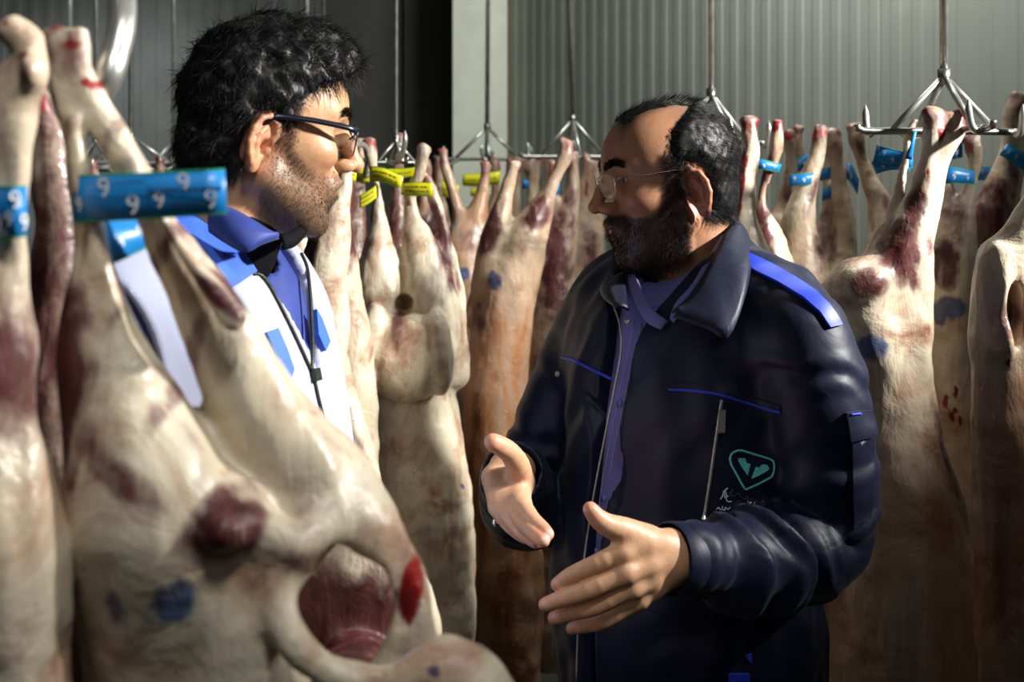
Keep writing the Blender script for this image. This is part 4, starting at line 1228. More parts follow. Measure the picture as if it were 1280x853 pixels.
HRm = [pts3(q) for q in ([(650, 588, 1.62, .020), (646, 606, 1.56, .020), (651, 630, 1.512, .0130)], [(642, 588, 1.62, .020), (634, 606, 1.56, .020), (642, 638, 1.512, .0130)],
                         [(634, 586, 1.62, .019), (623, 602, 1.56, .018), (632, 640, 1.518, .0125)], [(628, 584, 1.62, .017), (617, 596, 1.56, .015), (622, 634, 1.528, .0115)])]
HRf = [pts3(q) for q in ([(651, 630, 1.512, .0122), (665, 650, 1.475, .0108), (678, 662, 1.455, .0096), (684, 668, 1.446, .0084)],
                         [(642, 638, 1.512, .0122), (659, 658, 1.472, .0108), (672, 670, 1.450, .0096), (679, 676, 1.440, .0084)],
                         [(632, 640, 1.518, .0115), (648, 661, 1.490, .0100), (663, 673, 1.470, .0090), (670, 678, 1.460, .0080)],
                         [(622, 634, 1.528, .0108), (634, 654, 1.512, .0092), (648, 667, 1.495, .0082), (656, 673, 1.488, .0072)])]
HRt = pts3([(650, 604, 1.565, .0190), (647, 582, 1.530, .0155), (637, 566, 1.508, .0132), (626, 558, 1.495, .0122), (616, 553, 1.486, .0110)])
ARL = pts3([(1000, 418, 1.545, .046), (1034, 560, 1.53, .038), (1032, 655, 1.530, .034), (985, 698, 1.495, .034), (930, 702, 1.450, .031), (838, 698, 1.378, .027)])
ARR = pts3([(735, 420, 1.835, .048), (652, 640, 1.82, .042), (640, 588, 1.625, .027)])
def hand_f(p, mc, fg, th, palm):
    d = None
    for c in mc:
        e = chain(p, c, .003); d = e if d is None else smin(d, e, .008)
    for c, r in palm: d = smin(d, ell(p, c, r), .012)
    g = None
    for c in fg:
        e = chain(p, spl4(c), .0006); g = e if g is None else smin(g, e, .0016)
    d = smin(d, g, .007)
    return smin(d, chain(p, spl4(th), .0008), .009)
_sc = {}
def spl4(c):
    k = id(c)
    if k not in _sc: _sc[k] = [tuple(q) for q in spline(c, 3)]
    return _sc[k]
PLL = [(P(806, 712, 1.372), (.028, .016, .034))]
PLR = [(P(634, 612, 1.575), (.020, .022, .026))]
def fB_hl(p): return smin(hand_f(p, HLm, HLf, HLt, PLL), chain(p, ARL, .02), .012)
def fB_hr(p): return smin(hand_f(p, HRm, HRf, HRt, PLR), chain(p, ARR, .02), .012)

def spl3(l): return [tuple(q) for q in spline(pts3(l), 3)]

def torso_q(p, C_, LF_, FW_):
    x = p[:, 0] - np.float32(C_[0]); y = p[:, 1] - np.float32(C_[1])
    return np.stack([x * np.float32(LF_[0]) + y * np.float32(LF_[1]), x * np.float32(FW_[0]) + y * np.float32(FW_[1]), p[:, 2]], 1).astype(np.float32)

def torso_f(q, dz=0.0, w=1.0):
    m = q.copy(); m[:, 0] = np.abs(m[:, 0])
    d = ell(q, (0, 0.004, 1.32 + dz), (0.195 * w, 0.122, 0.19))
    d = smin(d, ell(q, (0, 0.014, 1.08 + dz), (0.185 * w, 0.142, 0.30)), .06)
    d = smin(d, ell(q, (0, 0.004, 0.92 + dz), (0.190 * w, 0.142, 0.20)), .06)
    d = smin(d, cap(m, (0, -.012, 1.405 + dz), (.155 * w, -.012, 1.398 + dz), .060, .058), .05)
    d = smin(d, cap(m, (.02, -.025, 1.475 + dz), (.14 * w, -.014, 1.43 + dz), .048, .040), .04)
    return d

SLL = spl3([(1000, 418, 1.545, .063), (1020, 480, 1.535, .064), (1034, 560, 1.53, .062), (1038, 630, 1.53, .060), (1030, 676, 1.528, .058), (985, 698, 1.495, .060), (940, 702, 1.452, .060), (900, 702, 1.42, .048), (868, 700, 1.395, .042), (836, 699, 1.376, .039)])
SLR = spl3([(737, 420, 1.835, .060), (706, 500, 1.83, .062), (675, 580, 1.825, .060), (656, 636, 1.81, .058), (650, 622, 1.74, .056), (645, 602, 1.67, .049), (641, 590, 1.63, .043)])
def folds_B(p, q):
    s = 0.0050 * wob(np.stack([q[:, 0] * 1.0 + q[:, 2] * .25, q[:, 1], q[:, 2] * .30 + 2], 1), .040, 2.0)
    s = s + 0.0040 * wob(np.stack([q[:, 0] - q[:, 2] * .6, q[:, 1], (q[:, 2] + q[:, 0]) * .3], 1), .03, 6.0)
    return s
def sleeve_folds(p, ch, k, amp, seed):
    a = np.array([c[:3] for c in ch]); s = np.zeros(len(p), np.float32); best = np.full(len(p), 1e9, np.float32); acc = 0.0
    for i in range(len(a) - 1):
        ab = a[i+1] - a[i]; L_ = np.linalg.norm(ab)
        t = np.clip((p - a[i].astype(np.float32)) @ (ab / L_ ** 2).astype(np.float32), 0, 1)
        dd = length(p - a[i].astype(np.float32) - t[:, None] * ab.astype(np.float32))
        m = dd < best
        s[m] = (acc + t * L_)[m]; best = np.minimum(best, dd); acc += L_
    env = k(s / acc)
    ph = s * 2 * math.pi / .066 + 3.2 * wob(p, .11, seed) + 1.5 * wob(p, .05, seed + 2)
    return amp * env * (.6 * np.sin(ph) + .4 * np.sin(1.7 * ph + 2.0 + 2 * wob(p, .07, seed + 5)))
def near_only(d, fn, lim=.02):
    w = np.nonzero(np.abs(d) < lim)[0]
    if len(w): d[w] += fn(w)
    return d
def fB_arms(p):
    l = near_only(chain(p, SLL, .002), lambda w: sleeve_folds(p[w], SLL, lambda u: .25 + .95 * np.exp(-((u - .70) / .17) ** 2), .0110, 1.0))
    r = near_only(chain(p, SLR, .002), lambda w: sleeve_folds(p[w], SLR, lambda u: .3 + .8 * np.exp(-((u - .6) / .2) ** 2), .007, 3.0))
    return np.minimum(l, r)
NECKHOLE_B = (tB(0, 0.012, 1.455), tB(0, -.02, 1.58))
def fB_jk0(p):
    q = torso_q(p, CB, LFB, FWB)
    d = near_only(torso_f(q) - .016, lambda w: folds_B(p[w], q[w]))
    d = smin(d, fB_arms(p), .022)
    return d
def wedge_B(q):
    z = q[:, 2]
    l0 = np.interp(z, [.85, 1.10, 1.38, 1.45], [-.028, -.022, -.006, .0])
    w = np.interp(z, [.85, 1.0, 1.15, 1.37, 1.42, 1.47, 1.55], [.010, .013, .020, .026, .034, .062, .09])
    return np.maximum(np.abs(q[:, 0] - l0) - w, .02 - q[:, 1])
def fB_jacket(p):
    q = torso_q(p, CB, LFB, FWB)
    d = fB_jk0(p)
    d = smax(d, -wedge_B(q), .003)
    d = smax(d, -cap(p, *NECKHOLE_B, .064, .072), .006)
    for c, w_, r in ((ARL[-1], ARL[-2], .034), (ARR[-1], ARR[-2], .036)):   # sleeve mouths
        a = np.array(c[:3]); u = nrm(a - np.array(w_[:3]))
        d = smax(d, -cap(p, a - u * .03, a + u * .1, r, r), .003)
        d = smax(d, np.where(length(p - a.astype(np.float32)) < .15, (p - (a - u * .004).astype(np.float32)) @ u.astype(np.float32), -1), .003)
    return smax(d, .86 - p[:, 2], .006)
def fB_shirt(p):
    q = torso_q(p, CB, LFB, FWB)
    d = torso_f(q) + .007 + .001 * wob(np.stack([q[:, 0], q[:, 1], q[:, 2] * .4], 1), .03, 3)
    d = smin(d, cap(p, tB(0, -.01, 1.43), tB(0, -.015, 1.475), .066, .0605), .015)
    d = smax(d, -cap(p, tB(0, .012, 1.465), tB(0, .0, 1.60), .058, .058), .003)
    return smax(d, .84 - p[:, 2], .004)

personB = empty('person', (CB[0], CB[1], 0), label='balding bearded man in a navy work jacket gesturing with both hands', category='person')
lo = OB + [-.16, -.16, -.24]; hi = OB + [.16, .16, .16]
Vh, Qh = nets(fB_head, lo, hi, .0021)
Lh = toB(Vh.astype(np.float32))
skinB = srgb(178, 130, 98)
Ch = head_color(Lh, skinB, beard_mask_B, (0.012, 0.010, 0.009), 0.97, hair_mask_B)
def hand_color(V, tips, knuckles, skin):
    c = np.tile(np.array(skin[:3], np.float32), (len(V), 1))
    for t in tips:
        m = sstep(.022, .008, np.linalg.norm(V - np.array(t[:3]), axis=1))[:, None] * .45
        c = c * (1 - m) + np.array(srgb(206, 128, 104)[:3]) * m
    for t in tips[:4]:
        m = sstep(.0085, .0055, np.linalg.norm((V - np.array(t[:3]) - np.array([.004, -.008, .003])) / np.array([1.2, 1, .8]), axis=1))[:, None] * .7
        c = c * (1 - m) + np.array(srgb(228, 182, 164)[:3]) * m
    for t in knuckles:
        m = sstep(.013, .004, np.linalg.norm(V - np.array(t[:3]), axis=1))[:, None] * .5 * (0.6 + .4 * wob(V.astype(np.float32), .004, 2)[:, None])
        c = c * (1 - m) + np.array(srgb(140, 86, 62)[:3]) * m
    return c
parts = [(Vh, Qh, Ch)]
hs = srgb(204, 160, 126)
for f_, fg, th, lo, hi in ((fB_hl, HLf, HLt, P(660, 800, 1.28), P(880, 620, 1.28)), (fB_hr, HRf, HRt, P(596, 690, 1.40), P(700, 530, 1.40))):
    lo = np.array([lo[0], 1.28 if f_ is fB_hl else 1.40, lo[2] - .03]); hi = np.array([hi[0] + .01, 1.46 if f_ is fB_hl else 1.68, hi[2] + .02])
    V, Q = nets(f_, lo, hi, .0017)
    parts.append((V, Q, hand_color(V, [c[-1] for c in fg] + [th[-1]], [c[1] for c in fg] + [c[0] for c in fg] + [th[-2]], hs)))
def fB_body(p):
    q = torso_q(p, CB, LFB, FWB)
    d = torso_f(q) + .03
    d = smin(d, chain(p, ARL, .02), .02); d = smin(d, chain(p, ARR, .02), .02)
    m = q.copy(); m[:, 0] = np.abs(m[:, 0])
    d = smin(d, chain(m, [(.09, 0, .88, .085), (.10, .01, .50, .055), (.10, -.02, .10, .04)], .03), .03)
    return d
V, Q = nets(fB_body, (-.15, 1.35, .04), (.75, 2.05, 1.46), .014)
parts.append((V, Q, np.tile(np.array(skinB[:3], np.float32), (len(V), 1))))
V, Q, C = join_np(parts)
add('body', mesh_of(V, Q, True, C), M['skin_b'], personB)

# hair and beard
Nh = grad(fB_head, Vh, .003)
keep, sd, tp = hair_keep_B(Lh)
def fB_hair(p):
    L = toB(p)
    k, s_, t_ = hair_keep_B(L)
    q = mirror(L)
    base = ell(q, (-0.004, 0, 0.043), (0.096, 0.075, 0.088))
    base = smin(base, ell(q, (0.040, 0, 0.052), (0.056, 0.062, 0.058)), 0.03)
    base = smin(base, ell(q, (-0.03, 0, -0.02), (0.06, 0.058, 0.05)), .02)
    th = .0005 + .0055 * sstep(-.002, .02, s_) + .0035 * sstep(0, .03, t_)
    d = base - th + .0012 * wob(p, .008, 3)
    return smax(d, -(k + .002 * wob(p, .006, 1)), .004)
V, Q = nets(fB_hair, OB - .16, OB + .16, .0026)
hm = np.where(sd > .0, 1.0, 0) + np.where(tp > .0, .5, 0)
i = pick(Vh, hm, 5200, rngB)
cm = np.stack([-0.75 + 0 * sd[i], 0 * sd[i], np.where(tp[i] > sd[i], .12, -.55)], 1)
dirs = (cm + rngB.normal(size=(len(i), 3)) * .16) @ RB + Nh[i] * .42
V1, Q1 = strands(Vh[i] + Nh[i] * .003, dirs, rngB.uniform(.010, .019, len(i)), .00035, 3, .12, (0, 0, -.25), rngB)
V2, Q2, _ = join_np([(V, Q), (V1, Q1)])
hairB = add('hair', mesh_of(V2, Q2), M['hair'], personB, label='short receding black hair')
bm = beard_mask_B(Lh); bm = np.where(bm > .3, bm, 0)
i = pick(Vh, bm, 5200, rngB)
cm = np.stack([np.full(len(i), .35), 0 * sd[i], np.full(len(i), -.8)], 1)
dirs = (cm + rngB.normal(size=(len(i), 3)) * .3) @ RB + Nh[i] * .75
V1, Q1 = strands(Vh[i] - Nh[i] * .001, dirs, rngB.uniform(.004, .008, len(i)), .00033, 3, .25, (0, 0, -.2), rngB)
add('beard', mesh_of(V1, Q1), M['beard'], personB, label='full black beard')
# eyebrows
p_ = mirror(Lh); t = np.clip((p_[:, 1] - 0.010) / 0.042, 0, 1); zc = 0.047 + 0.008 * np.sin(t * 2.4) - 0.004 * t
bw = (np.abs(p_[:, 2] - zc) < .0055) & (p_[:, 1] > .009) & (p_[:, 1] < .053) & (Lh[:, 0] > .05)
i = pick(Vh, bw.astype(float), 700, rngB)
dirs = (np.stack([np.full(len(i), -.25), np.sign(Lh[i, 1]) * .8, np.full(len(i), .15)], 1) + rngB.normal(size=(len(i), 3)) * .2) @ RB + Nh[i] * .4
V1, Q1 = strands(Vh[i], dirs, rngB.uniform(.005, .009, len(i)), .00035, 2, .1, (0, 0, 0), rngB)
add('eyebrows', mesh_of(V1, Q1), M['beard'], personB)

# shirt
V, Q = nets(fB_shirt, (-.1, 1.45, .82), (.6, 2.0, 1.56), .006)
shirtB = add('shirt', mesh_of(V, Q), M['lilac'], personB, label='lilac blue button shirt')
for px in ([(794, 400), (779, 470), (765, 540), (752, 610), (742, 690)], [(782, 410), (770, 470), (757, 540), (744, 610), (734, 680)], [(803, 404), (788, 470), (772, 540), (761, 600)]):
    add('stripe', mesh_of(*line_on(fB_shirt, px, .0006, .0004, 5, 4)), M['pin'], shirtB)
for px in ((818, 388), (775, 505), (755, 623), (745, 690)):
    H = march(fB_shirt, [px]); N = grad(fB_shirt, H)
    pts = [H[0] - N[0] * .001, H[0] + N[0] * .0022]
    add('button', mesh_of(*tube(pts, .0052, 14)), M['button'], shirtB)
A_ = [P(838, 398, 1.585), P(846, 378, 1.59), P(864, 358, 1.595), P(886, 322, 1.625), P(905, 286, 1.69), P(900, 268, 1.78)]
B_ = [P(842, 404, 1.575), P(852, 392, 1.575), P(872, 366, 1.58), P(896, 330, 1.605), P(912, 298, 1.68), P(906, 282, 1.79)]
add('collar', mesh_of(*loft(A_, B_, 4, None, .003)), M['lilac'], shirtB, label='pale shirt collar')
A_ = [P(835, 402, 1.585), P(815, 385, 1.605), P(797, 350, 1.66), P(792, 335, 1.72)]
B_ = [P(826, 412, 1.58), P(806, 400, 1.60), P(788, 362, 1.66), P(784, 344, 1.72)]
add('collar', mesh_of(*loft(A_, B_, 4, None, .003)), M['lilac'], shirtB)

# jacket
V, Q = nets(fB_jacket, (-.12, 1.30, .84), (.75, 2.0, 1.56), .0052)
jk = add('jacket', mesh_of(V, Q), M['navy'], personB, label='navy work jacket with royal blue trim')
A_ = [P(840, 391, 1.548), P(862, 370, 1.552), P(884, 336, 1.575), P(904, 298, 1.635), P(914, 278, 1.71), P(898, 268, 1.79), P(860, 276, 1.83)]
B_ = [P(842, 397, 1.535), P(884, 412, 1.515), P(911, 421, 1.505), P(932, 366, 1.545), P(938, 318, 1.63), P(930, 298, 1.76), P(880, 300, 1.87)]
add('collar', mesh_of(*loft(A_, B_, 7, np.array([.004, -.006, .006]), .004)), M['navy'], jk, label='turned down navy collar')
A_ = [P(786, 388, 1.60), P(782, 360, 1.66), P(783, 340, 1.73), P(800, 322, 1.80), P(860, 276, 1.83)]
B_ = [P(770, 386, 1.60), P(752, 368, 1.68), P(758, 346, 1.76), P(790, 328, 1.86), P(880, 300, 1.87)]
add('collar', mesh_of(*loft(A_, B_, 6, np.array([-.003, -.004, .005]), .004)), M['navy'], jk)
add('shoulder_stripe', mesh_of(*patch(fB_jk0, [(932, 316), (942, 321), (965, 333), (992, 349), (1018, 366), (1034, 382), (1044, 396), (1050, 407), (1036, 410), (1024, 392), (1004, 374), (972, 355), (946, 342), (934, 334)], .0015, .0035, 4)), M['royal'], jk, label='royal blue shoulder stripe')
for px in ([(836, 487), (870, 489), (900, 494), (940, 506), (977, 516)], [(703, 447), (720, 452), (740, 462), (765, 474)]):
    add('piping', mesh_of(*line_on(fB_jk0, px, .0022, .0012)), M['royal'], jk, label='royal blue chest piping')
add('zipper', mesh_of(*line_on(fB_jk0, [(768, 383), (775, 405), (777, 440), (768, 490), (754, 560), (741, 630), (731, 700), (724, 770), (721, 852)], .0014, .001)), M['zip'], jk, label='silver front zip edge')
add('pocket_zip', mesh_of(*line_on(fB_jk0, [(902, 500), (897, 535), (889, 592), (880, 650)], .0022, .001)), M['zip'], jk, label='silver chest pocket zip')
add('zip_pull', mesh_of(*patch(fB_jk0, [(898, 512), (906, 512), (905, 540), (897, 540)], .003, .003, 4)), M['zip'], jk)
add('sleeve_flap', mesh_of(*patch(fB_jk0, [(1056, 516), (1086, 513), (1090, 545), (1062, 552)], .004, .002)), M['navy'], jk)
add('sleeve_pocket', mesh_of(*patch(fB_jk0, [(1064, 554), (1089, 548), (1090, 600), (1086, 650), (1066, 662)], .003, .001)), M['navy'], jk)
add('flap_piping', mesh_of(*line_on(fB_jk0, [(1060, 518), (1072, 517)], .0015, .006)), M['royal'], jk)
add('chest_flap', mesh_of(*patch(fB_jk0, [(838, 478), (872, 480), (902, 485), (942, 497), (976, 507), (977, 515), (940, 505), (900, 493), (870, 488), (836, 486)], .002, .0005)), M['navy'], jk)
for px in ((785, 402), (822, 407), (698, 468)):
    H = march(fB_jk0, [px]); N = grad(fB_jk0, H)
    add('snap_button', mesh_of(*tube([H[0], H[0] + N[0] * .003], .0042, 12)), M['zip'], jk)
a = np.array(ARL[-1][:3]); u = nrm(np.array(SLL[-1][:3]) - np.array(SLL[-7][:3]))
q0 = np.array(SLL[-1][:3])
cuffp = []
for (t, r) in ((.050, .041), (.048, .0435), (.02, .0428), (.0, .0418), (-.002, .0395)):
    cuffp.append((q0 - u * t, r))
add('cuff', mesh_of(*tube([c[0] for c in cuffp], [c[1] for c in cuffp], 28, False)), M['navy'], jk)
for poly in ([(911, 842), (936, 842), (937, 856), (910, 856)], [(931, 820), (939, 817), (938, 829)]):
    add('hem_strip', mesh_of(*patch(fB_jk0, poly, .002, .001, 5)), M['royal'], jk)
# emblem: rounded teal shield with a cut V inside
def ringpatch(outer, inner, name, mat):
    return add(name, mesh_of(*patch(fB_jk0, outer + [outer[0]] + [inner[0]] + inner[::-1], .0012, .0008, 3)), mat, jk)
def E(l): return [(880 + x / 7.108, 540 + y / 7.108) for x, y in l]
outer = E([(300, 165), (335, 165), (450, 200), (590, 240), (620, 262), (628, 300), (622, 350), (605, 395), (575, 415), (480, 465), (372, 512), (355, 500), (300, 400), (240, 290), (228, 240), (240, 200), (265, 178)])
inner = E([(305, 188), (330, 190), (450, 224), (580, 262), (600, 280), (606, 310), (600, 350), (590, 378), (565, 397), (470, 445), (378, 484), (318, 388), (260, 285), (250, 245), (262, 212), (280, 196)])
n_ = len(outer)
for k in range(n_):        # the outline is stitched in short runs that meet end to end
    pass
V_, F_ = [], []
parts = []
oi = outer + [outer[0]]; ii = inner
L1 = march(fB_jk0, outer); N1 = grad(fB_jk0, L1, .01)
add('emblem_outline', mesh_of(*tube(np.concatenate([L1, L1[:2]]) + np.concatenate([N1, N1[:2]]) * .0012, .0014, 6)), M['teal'], jk, label='teal shield outline')
add('emblem_leaf', mesh_of(*patch(fB_jk0, E([(300, 235), (360, 232), (375, 275), (410, 285), (385, 385), (345, 330), (305, 265)]), .0012, .0012, 4)), M['teal'], jk)
add('emblem_leaf', mesh_of(*patch(fB_jk0, E([(460, 310), (490, 320), (515, 290), (560, 295), (578, 325), (560, 345), (470, 395), (420, 415)]), .0012, .0012, 4)), M['teal'], jk)
for l, m_ in (([(145, 600), (165, 570), (180, 520), (185, 590)], 'white_thread'), ([(185, 590), (200, 560), (190, 520), (212, 500)], 'white_thread'), ([(198, 600), (200, 575), (215, 570)], 'white_thread'), ([(195, 605), (220, 622), (245, 615)], 'white_thread'),
              ([(110, 690), (130, 672), (140, 685), (160, 690), (165, 660)], 'white_thread'), ([(170, 690), (185, 695), (190, 670), (215, 690), (230, 668)], 'white_thread'),
              ([(225, 560), (255, 515), (235, 560), (265, 570)], 'grey_thread'), ([(265, 580), (300, 545), (320, 575), (340, 585)], 'grey_thread'), ([(345, 590), (370, 600), (385, 570), (390, 630)], 'grey_thread'), ([(400, 640), (420, 590), (430, 620), (400, 650)], 'grey_thread'), ([(445, 640), (470, 600), (475, 640)], 'grey_thread'), ([(500, 645), (520, 610), (530, 640)], 'grey_thread')):
    add('embroidered_letter', mesh_of(*line_on(fB_jk0, E(l), .0008, .0010, 5, 4)), M[m_], jk)

# trousers and shoes
def fB_tr(p):
    q = torso_q(p, CB, LFB, FWB); m = q.copy(); m[:, 0] = np.abs(m[:, 0])
    return smin(chain(m, [(.085, 0, .86, .105), (.10, .012, .50, .082), (.11, -.01, .10, .066)], .03), ell(q, (0, 0, .90), (.17, .13, .10)), .03)
V, Q = nets(fB_tr, (-.15, 1.4, .03), (.65, 2.05, 1.02), .012)
add('trousers', mesh_of(V, Q), M['navy_dark'], personB)
def shoe(C_, LF_, FW_, s, parent):
    def f(p):
        q = torso_q(p, C_, LF_, FW_)
        d = chain(q, [(s * .11, -.06, .045, .04), (s * .115, .05, .04, .042), (s * .125, .15, .03, .034)], .02)
        d = smin(d, cap(q, (s * .11, -.03, .05), (s * .11, -.03, .12), .045, .045), .02)
        return smax(d, .001 - p[:, 2], .004)
    c = C_ + LF_ * s * .115 + FW_ * .05
    V, Q = nets(f, (c[0] - .25, c[1] - .25, -.01), (c[0] + .25, c[1] + .25, .2), .01)
    add('shoe', mesh_of(V, Q), M['shoe'], parent)
for s in (-1, 1): shoe(CB, LFB, FWB, s, personB)

# spectacles (rimless, thin wire)
gl = empty('eyeglasses', frB([.095, 0, .03]), label='thin wire rimless eyeglasses worn by the balding man', category='eyeglasses')
for s in (1, -1):
    V, Fc, ring = lens(RB, OB, (.104, s * .034, .020), .026, .0175, s * 10)
    add('lens', mesh_of(V, Fc, False), M['glass'], gl)
    add('lens_rim', mesh_of(*tube(np.concatenate([ring, ring[:2]]), .0005, 5)), M['wire'], gl)
    q = [frB(v) for v in ([.100, s * .058, .030], [.094, s * .066, .031], [.06, s * .073, .030], [.02, s * .078, .030], [-.004, s * .079, .028], [-.016, s * .077, .016])]
    add('temple', mesh_of(*lens_wire(q, .0009)), M['wire'], gl)
q = [frB(v) for v in ([.107, .010, .024], [.112, .004, .029], [.112, -.004, .029], [.107, -.010, .024])]
add('bridge', mesh_of(*lens_wire(q, .0009)), M['wire'], gl)
# ring
c = np.array(HRf[3][0][:3]) * .45 + np.array(HRf[3][1][:3]) * .55
ax = nrm(np.array(HRf[3][1][:3]) - np.array(HRf[3][0][:3]))
e1 = nrm(np.cross(ax, [0, 1, .2])); e2 = np.cross(ax, e1)
if e1[0] > 0: e1 = -e1
rg_ = empty('ring', c, label='silver ring with a stone on the raised right hand', category='ring')
add('band', mesh_of(*tube([c + .0106 * (math.cos(t) * e1 + math.sin(t) * e2) for t in np.linspace(0, 2 * math.pi, 25)], .0012, 6)), M['silver'], rg_)
def gem(p): return ell(p, c + e1 * .0130, (.0045, .0050, .0055))
V, Q = nets(gem, c - .03, c + .03, .0014)
add('stone', mesh_of(V, Q), M['silver'], rg_)

# ------------------------------------------------------------------ curly haired man in the white vest
rngA = np.random.default_rng(11)
RA, OA = head_frame(P(326, 176, 1.45), 20, 10)
SA_ = 0.97
toA = lambda p: (((p - OA.astype(np.float32)) @ RA.T.astype(np.float32)) / SA_).astype(np.float32)
frA = lambda L: (np.asarray(L) * SA_) @ RA + OA
CA = np.array([-0.372, 1.47]); FWA = nrm([0.92, -0.39]); LFA = np.array([-FWA[1], FWA[0]])
def tA(l, f, z): q = CA + LFA * l + FWA * f; return np.array([q[0], q[1], z])
nbA = toA(np.array([tA(0, .03, 1.55), tA(0, .0, 1.46)], np.float32))
neckA = [(-0.022, 0, -0.03, 0.058), (*nbA[0], 0.058), (*nbA[1], 0.054)]
def beard_mask_A(L):
    x, z = L[:, 0], L[:, 2]; y = np.abs(L[:, 1])
    zc = np.interp(x, [-.02, .012, .028, .050, .070, .082, .092, .105, .125], [.05, .035, .000, -.020, -.030, -.030, -.0225, -.0215, -.0225])
    m = sstep(0.010, -0.012, z - zc) * sstep(-0.006, 0.016, x)
    side = sstep(0.008, 0.014, x) * sstep(0.040, 0.026, x) * sstep(.06, .05, z) * sstep(-.03, -.005, z)
    m = np.maximum(m, side)
    m = m * sstep(-0.125, -0.100, z + 0.25 * (x - .08))
    lip = length(np.stack([(x - .103) / .014, y / .021, (z + .043) / .0095], 1))
    nose = length(np.stack([(x - .113) / .018, y / .018, (z + .006) / .016], 1))
    return m * sstep(0.85, 1.1, lip) * sstep(0.9, 1.05, nose)
def hair_keep_A(L):
    x, y, z = L[:, 0], np.abs(L[:, 1]), L[:, 2]
    g = np.interp(z, [-.075, -.04, 0.0, .03, .055, .075, .095, .12], [-.035, -.018, .014, .026, .034, .052, .085, .12]) - x
    g = np.minimum(g, z + 0.060 - 0.35 * (x + .02))
    e = length(np.stack([(x + .002) / .028, np.maximum(0, .06 - y) / .05, (z + .008) / .040], 1))
    return np.minimum(g, (e - 1) * 0.03)
def hair_mask_A(L): return sstep(-.008, .006, hair_keep_A(L))
def fA_head(p): return head_sdf(toA(p), neckA, lambda L: 0.002 * beard_mask_A(L))
def fA_hair(p):
    L = toA(p); q = mirror(L)
    d = ell(q, (-0.002, 0, 0.043), (0.100, 0.082, 0.094))
    d = smin(d, ell(q, (0.018, 0, 0.095), (0.090, 0.074, 0.071)), .02)
    d = smin(d, ell(q, (0.074, 0, 0.104), (0.032, 0.055, 0.034)), .02)
    d = smin(d, ell(q, (-0.042, 0, 0.055), (0.064, 0.078, 0.082)), .02)
    d = smin(d, ell(q, (-0.045, 0, -0.02), (0.055, 0.066, 0.055)), .02)
    d = d + .0035 * wob(p, .022, 2) + .003 * wob(p, .010, 5)
    return smax(d, -(hair_keep_A(L) + .005 * wob(p, .012, 1)), .008)

personA = empty('person', (CA[0], CA[1], 0), label='curly haired man in glasses and a white vest seen in profile', category='person')
Vh, Qh = nets(fA_head, OA + [-.16, -.16, -.24], OA + [.16, .16, .16], .0021)
Lh = toA(Vh.astype(np.float32))
skinA = srgb(202, 156, 116)
Ch = head_color(Lh, skinA, lambda L: beard_mask_A(L) * (.62 + .25 * sstep(-.04, -.09, L[:, 2])), (0.045, 0.036, 0.030), 0.9, hair_mask_A)
parts = [(Vh, Qh, Ch)]
ARA = pts3([(112, 425, 1.335, .044), (168, 560, 1.29, .040), (235, 700, 1.24, .034), (330, 740, 1.24, .026)])
ALA = [(*tA(.165, 0, 1.43), .046), (*tA(.19, .0, 1.14), .040), (*tA(.17, .18, 1.0), .027)]
def relaxed(w, fwd, down, side):
    """relaxed hand from the wrist: metacarpals, four fingers, thumb"""
    w = np.array(w[:3]); mc, fg = [], []
    for i, (o, ln) in enumerate(((.026, .072), (.009, .080), (-.009, .075), (-.025, .060))):
        k = w + fwd * .085 + side * o
        mc.append([(*(w + side * o * .6), .017), (*k, .012)])
        fg.append([(*k, .0112), (*(k + fwd * ln * .5 + down * ln * .12), .0100), (*(k + fwd * ln * .8 + down * ln * .35), .0088), (*(k + fwd * ln + down * ln * .6), .0075)])
    th = [(*(w + fwd * .03 + side * .02), .017), (*(w + fwd * .06 + side * .045), .0125), (*(w + fwd * .09 + side * .055 + down * .01), .0085)]
    return mc, fg, th
HA1 = relaxed(ARA[-1], nrm([.8, 0, -.6]), nrm([-.6, 0, -.8]), np.array([0, 1.0, 0]))
HA2 = relaxed(ALA[-1], nrm([.8, -.2, -.6]), nrm([-.6, 0, -.8]), np.array([0, -1.0, 0]))
for H_, ar in ((HA1, ARA), (HA2, ALA)):
    w = np.array(ar[-1][:3])
    f_ = lambda p, H_=H_, ar=ar: smin(hand_f(p, H_[0], H_[1], H_[2], []), chain(p, ar, .02), .012)
    V, Q = nets(f_, w + [-.08, -.10, -.16], w + [.20, .10, .06], .0035)
    parts.append((V, Q, hand_color(V, [c[-1] for c in H_[1]], [c[1] for c in H_[1]], hs)))
def tq_A(p):
    q = torso_q(p, CA, LFA, FWA)
    q[:, 1] -= (1.45 - q[:, 2]) * .10
    return q
def fA_body(p):
    q = tq_A(p)
    d = torso_f(q, .05, .93) + .03
    d = smin(d, chain(p, ARA, .02), .02); d = smin(d, chain(p, ALA, .02), .02)
    m = q.copy(); m[:, 0] = np.abs(m[:, 0])
    return smin(d, chain(m, [(.09, 0, .92, .085), (.10, .01, .52, .055), (.10, -.02, .10, .04)], .03), .03)
V, Q = nets(fA_body, (-.75, 1.10, .04), (.0, 1.85, 1.50), .014)
parts.append((V, Q, np.tile(np.array(skinA[:3], np.float32), (len(V), 1))))
V, Q, C = join_np(parts)
add('body', mesh_of(V, Q, True, C), M['skin_a'], personA)
Nh = grad(fA_head, Vh, .003)
V, Q = nets(fA_hair, OA - .19, OA + .19, .003)
Nq = grad(fA_hair, V, .003); Lq = toA(V.astype(np.float32))
w_ = sstep(-.004, .01, hair_keep_A(Lq)) + 1e-6
i = pick(V, w_, 9500, rngA)
xx = Lq[i]
sw = 1.2 * np.sin(xx[:, 0] * 55 + 1) + np.sin(xx[:, 2] * 48 + xx[:, 1] * 40)
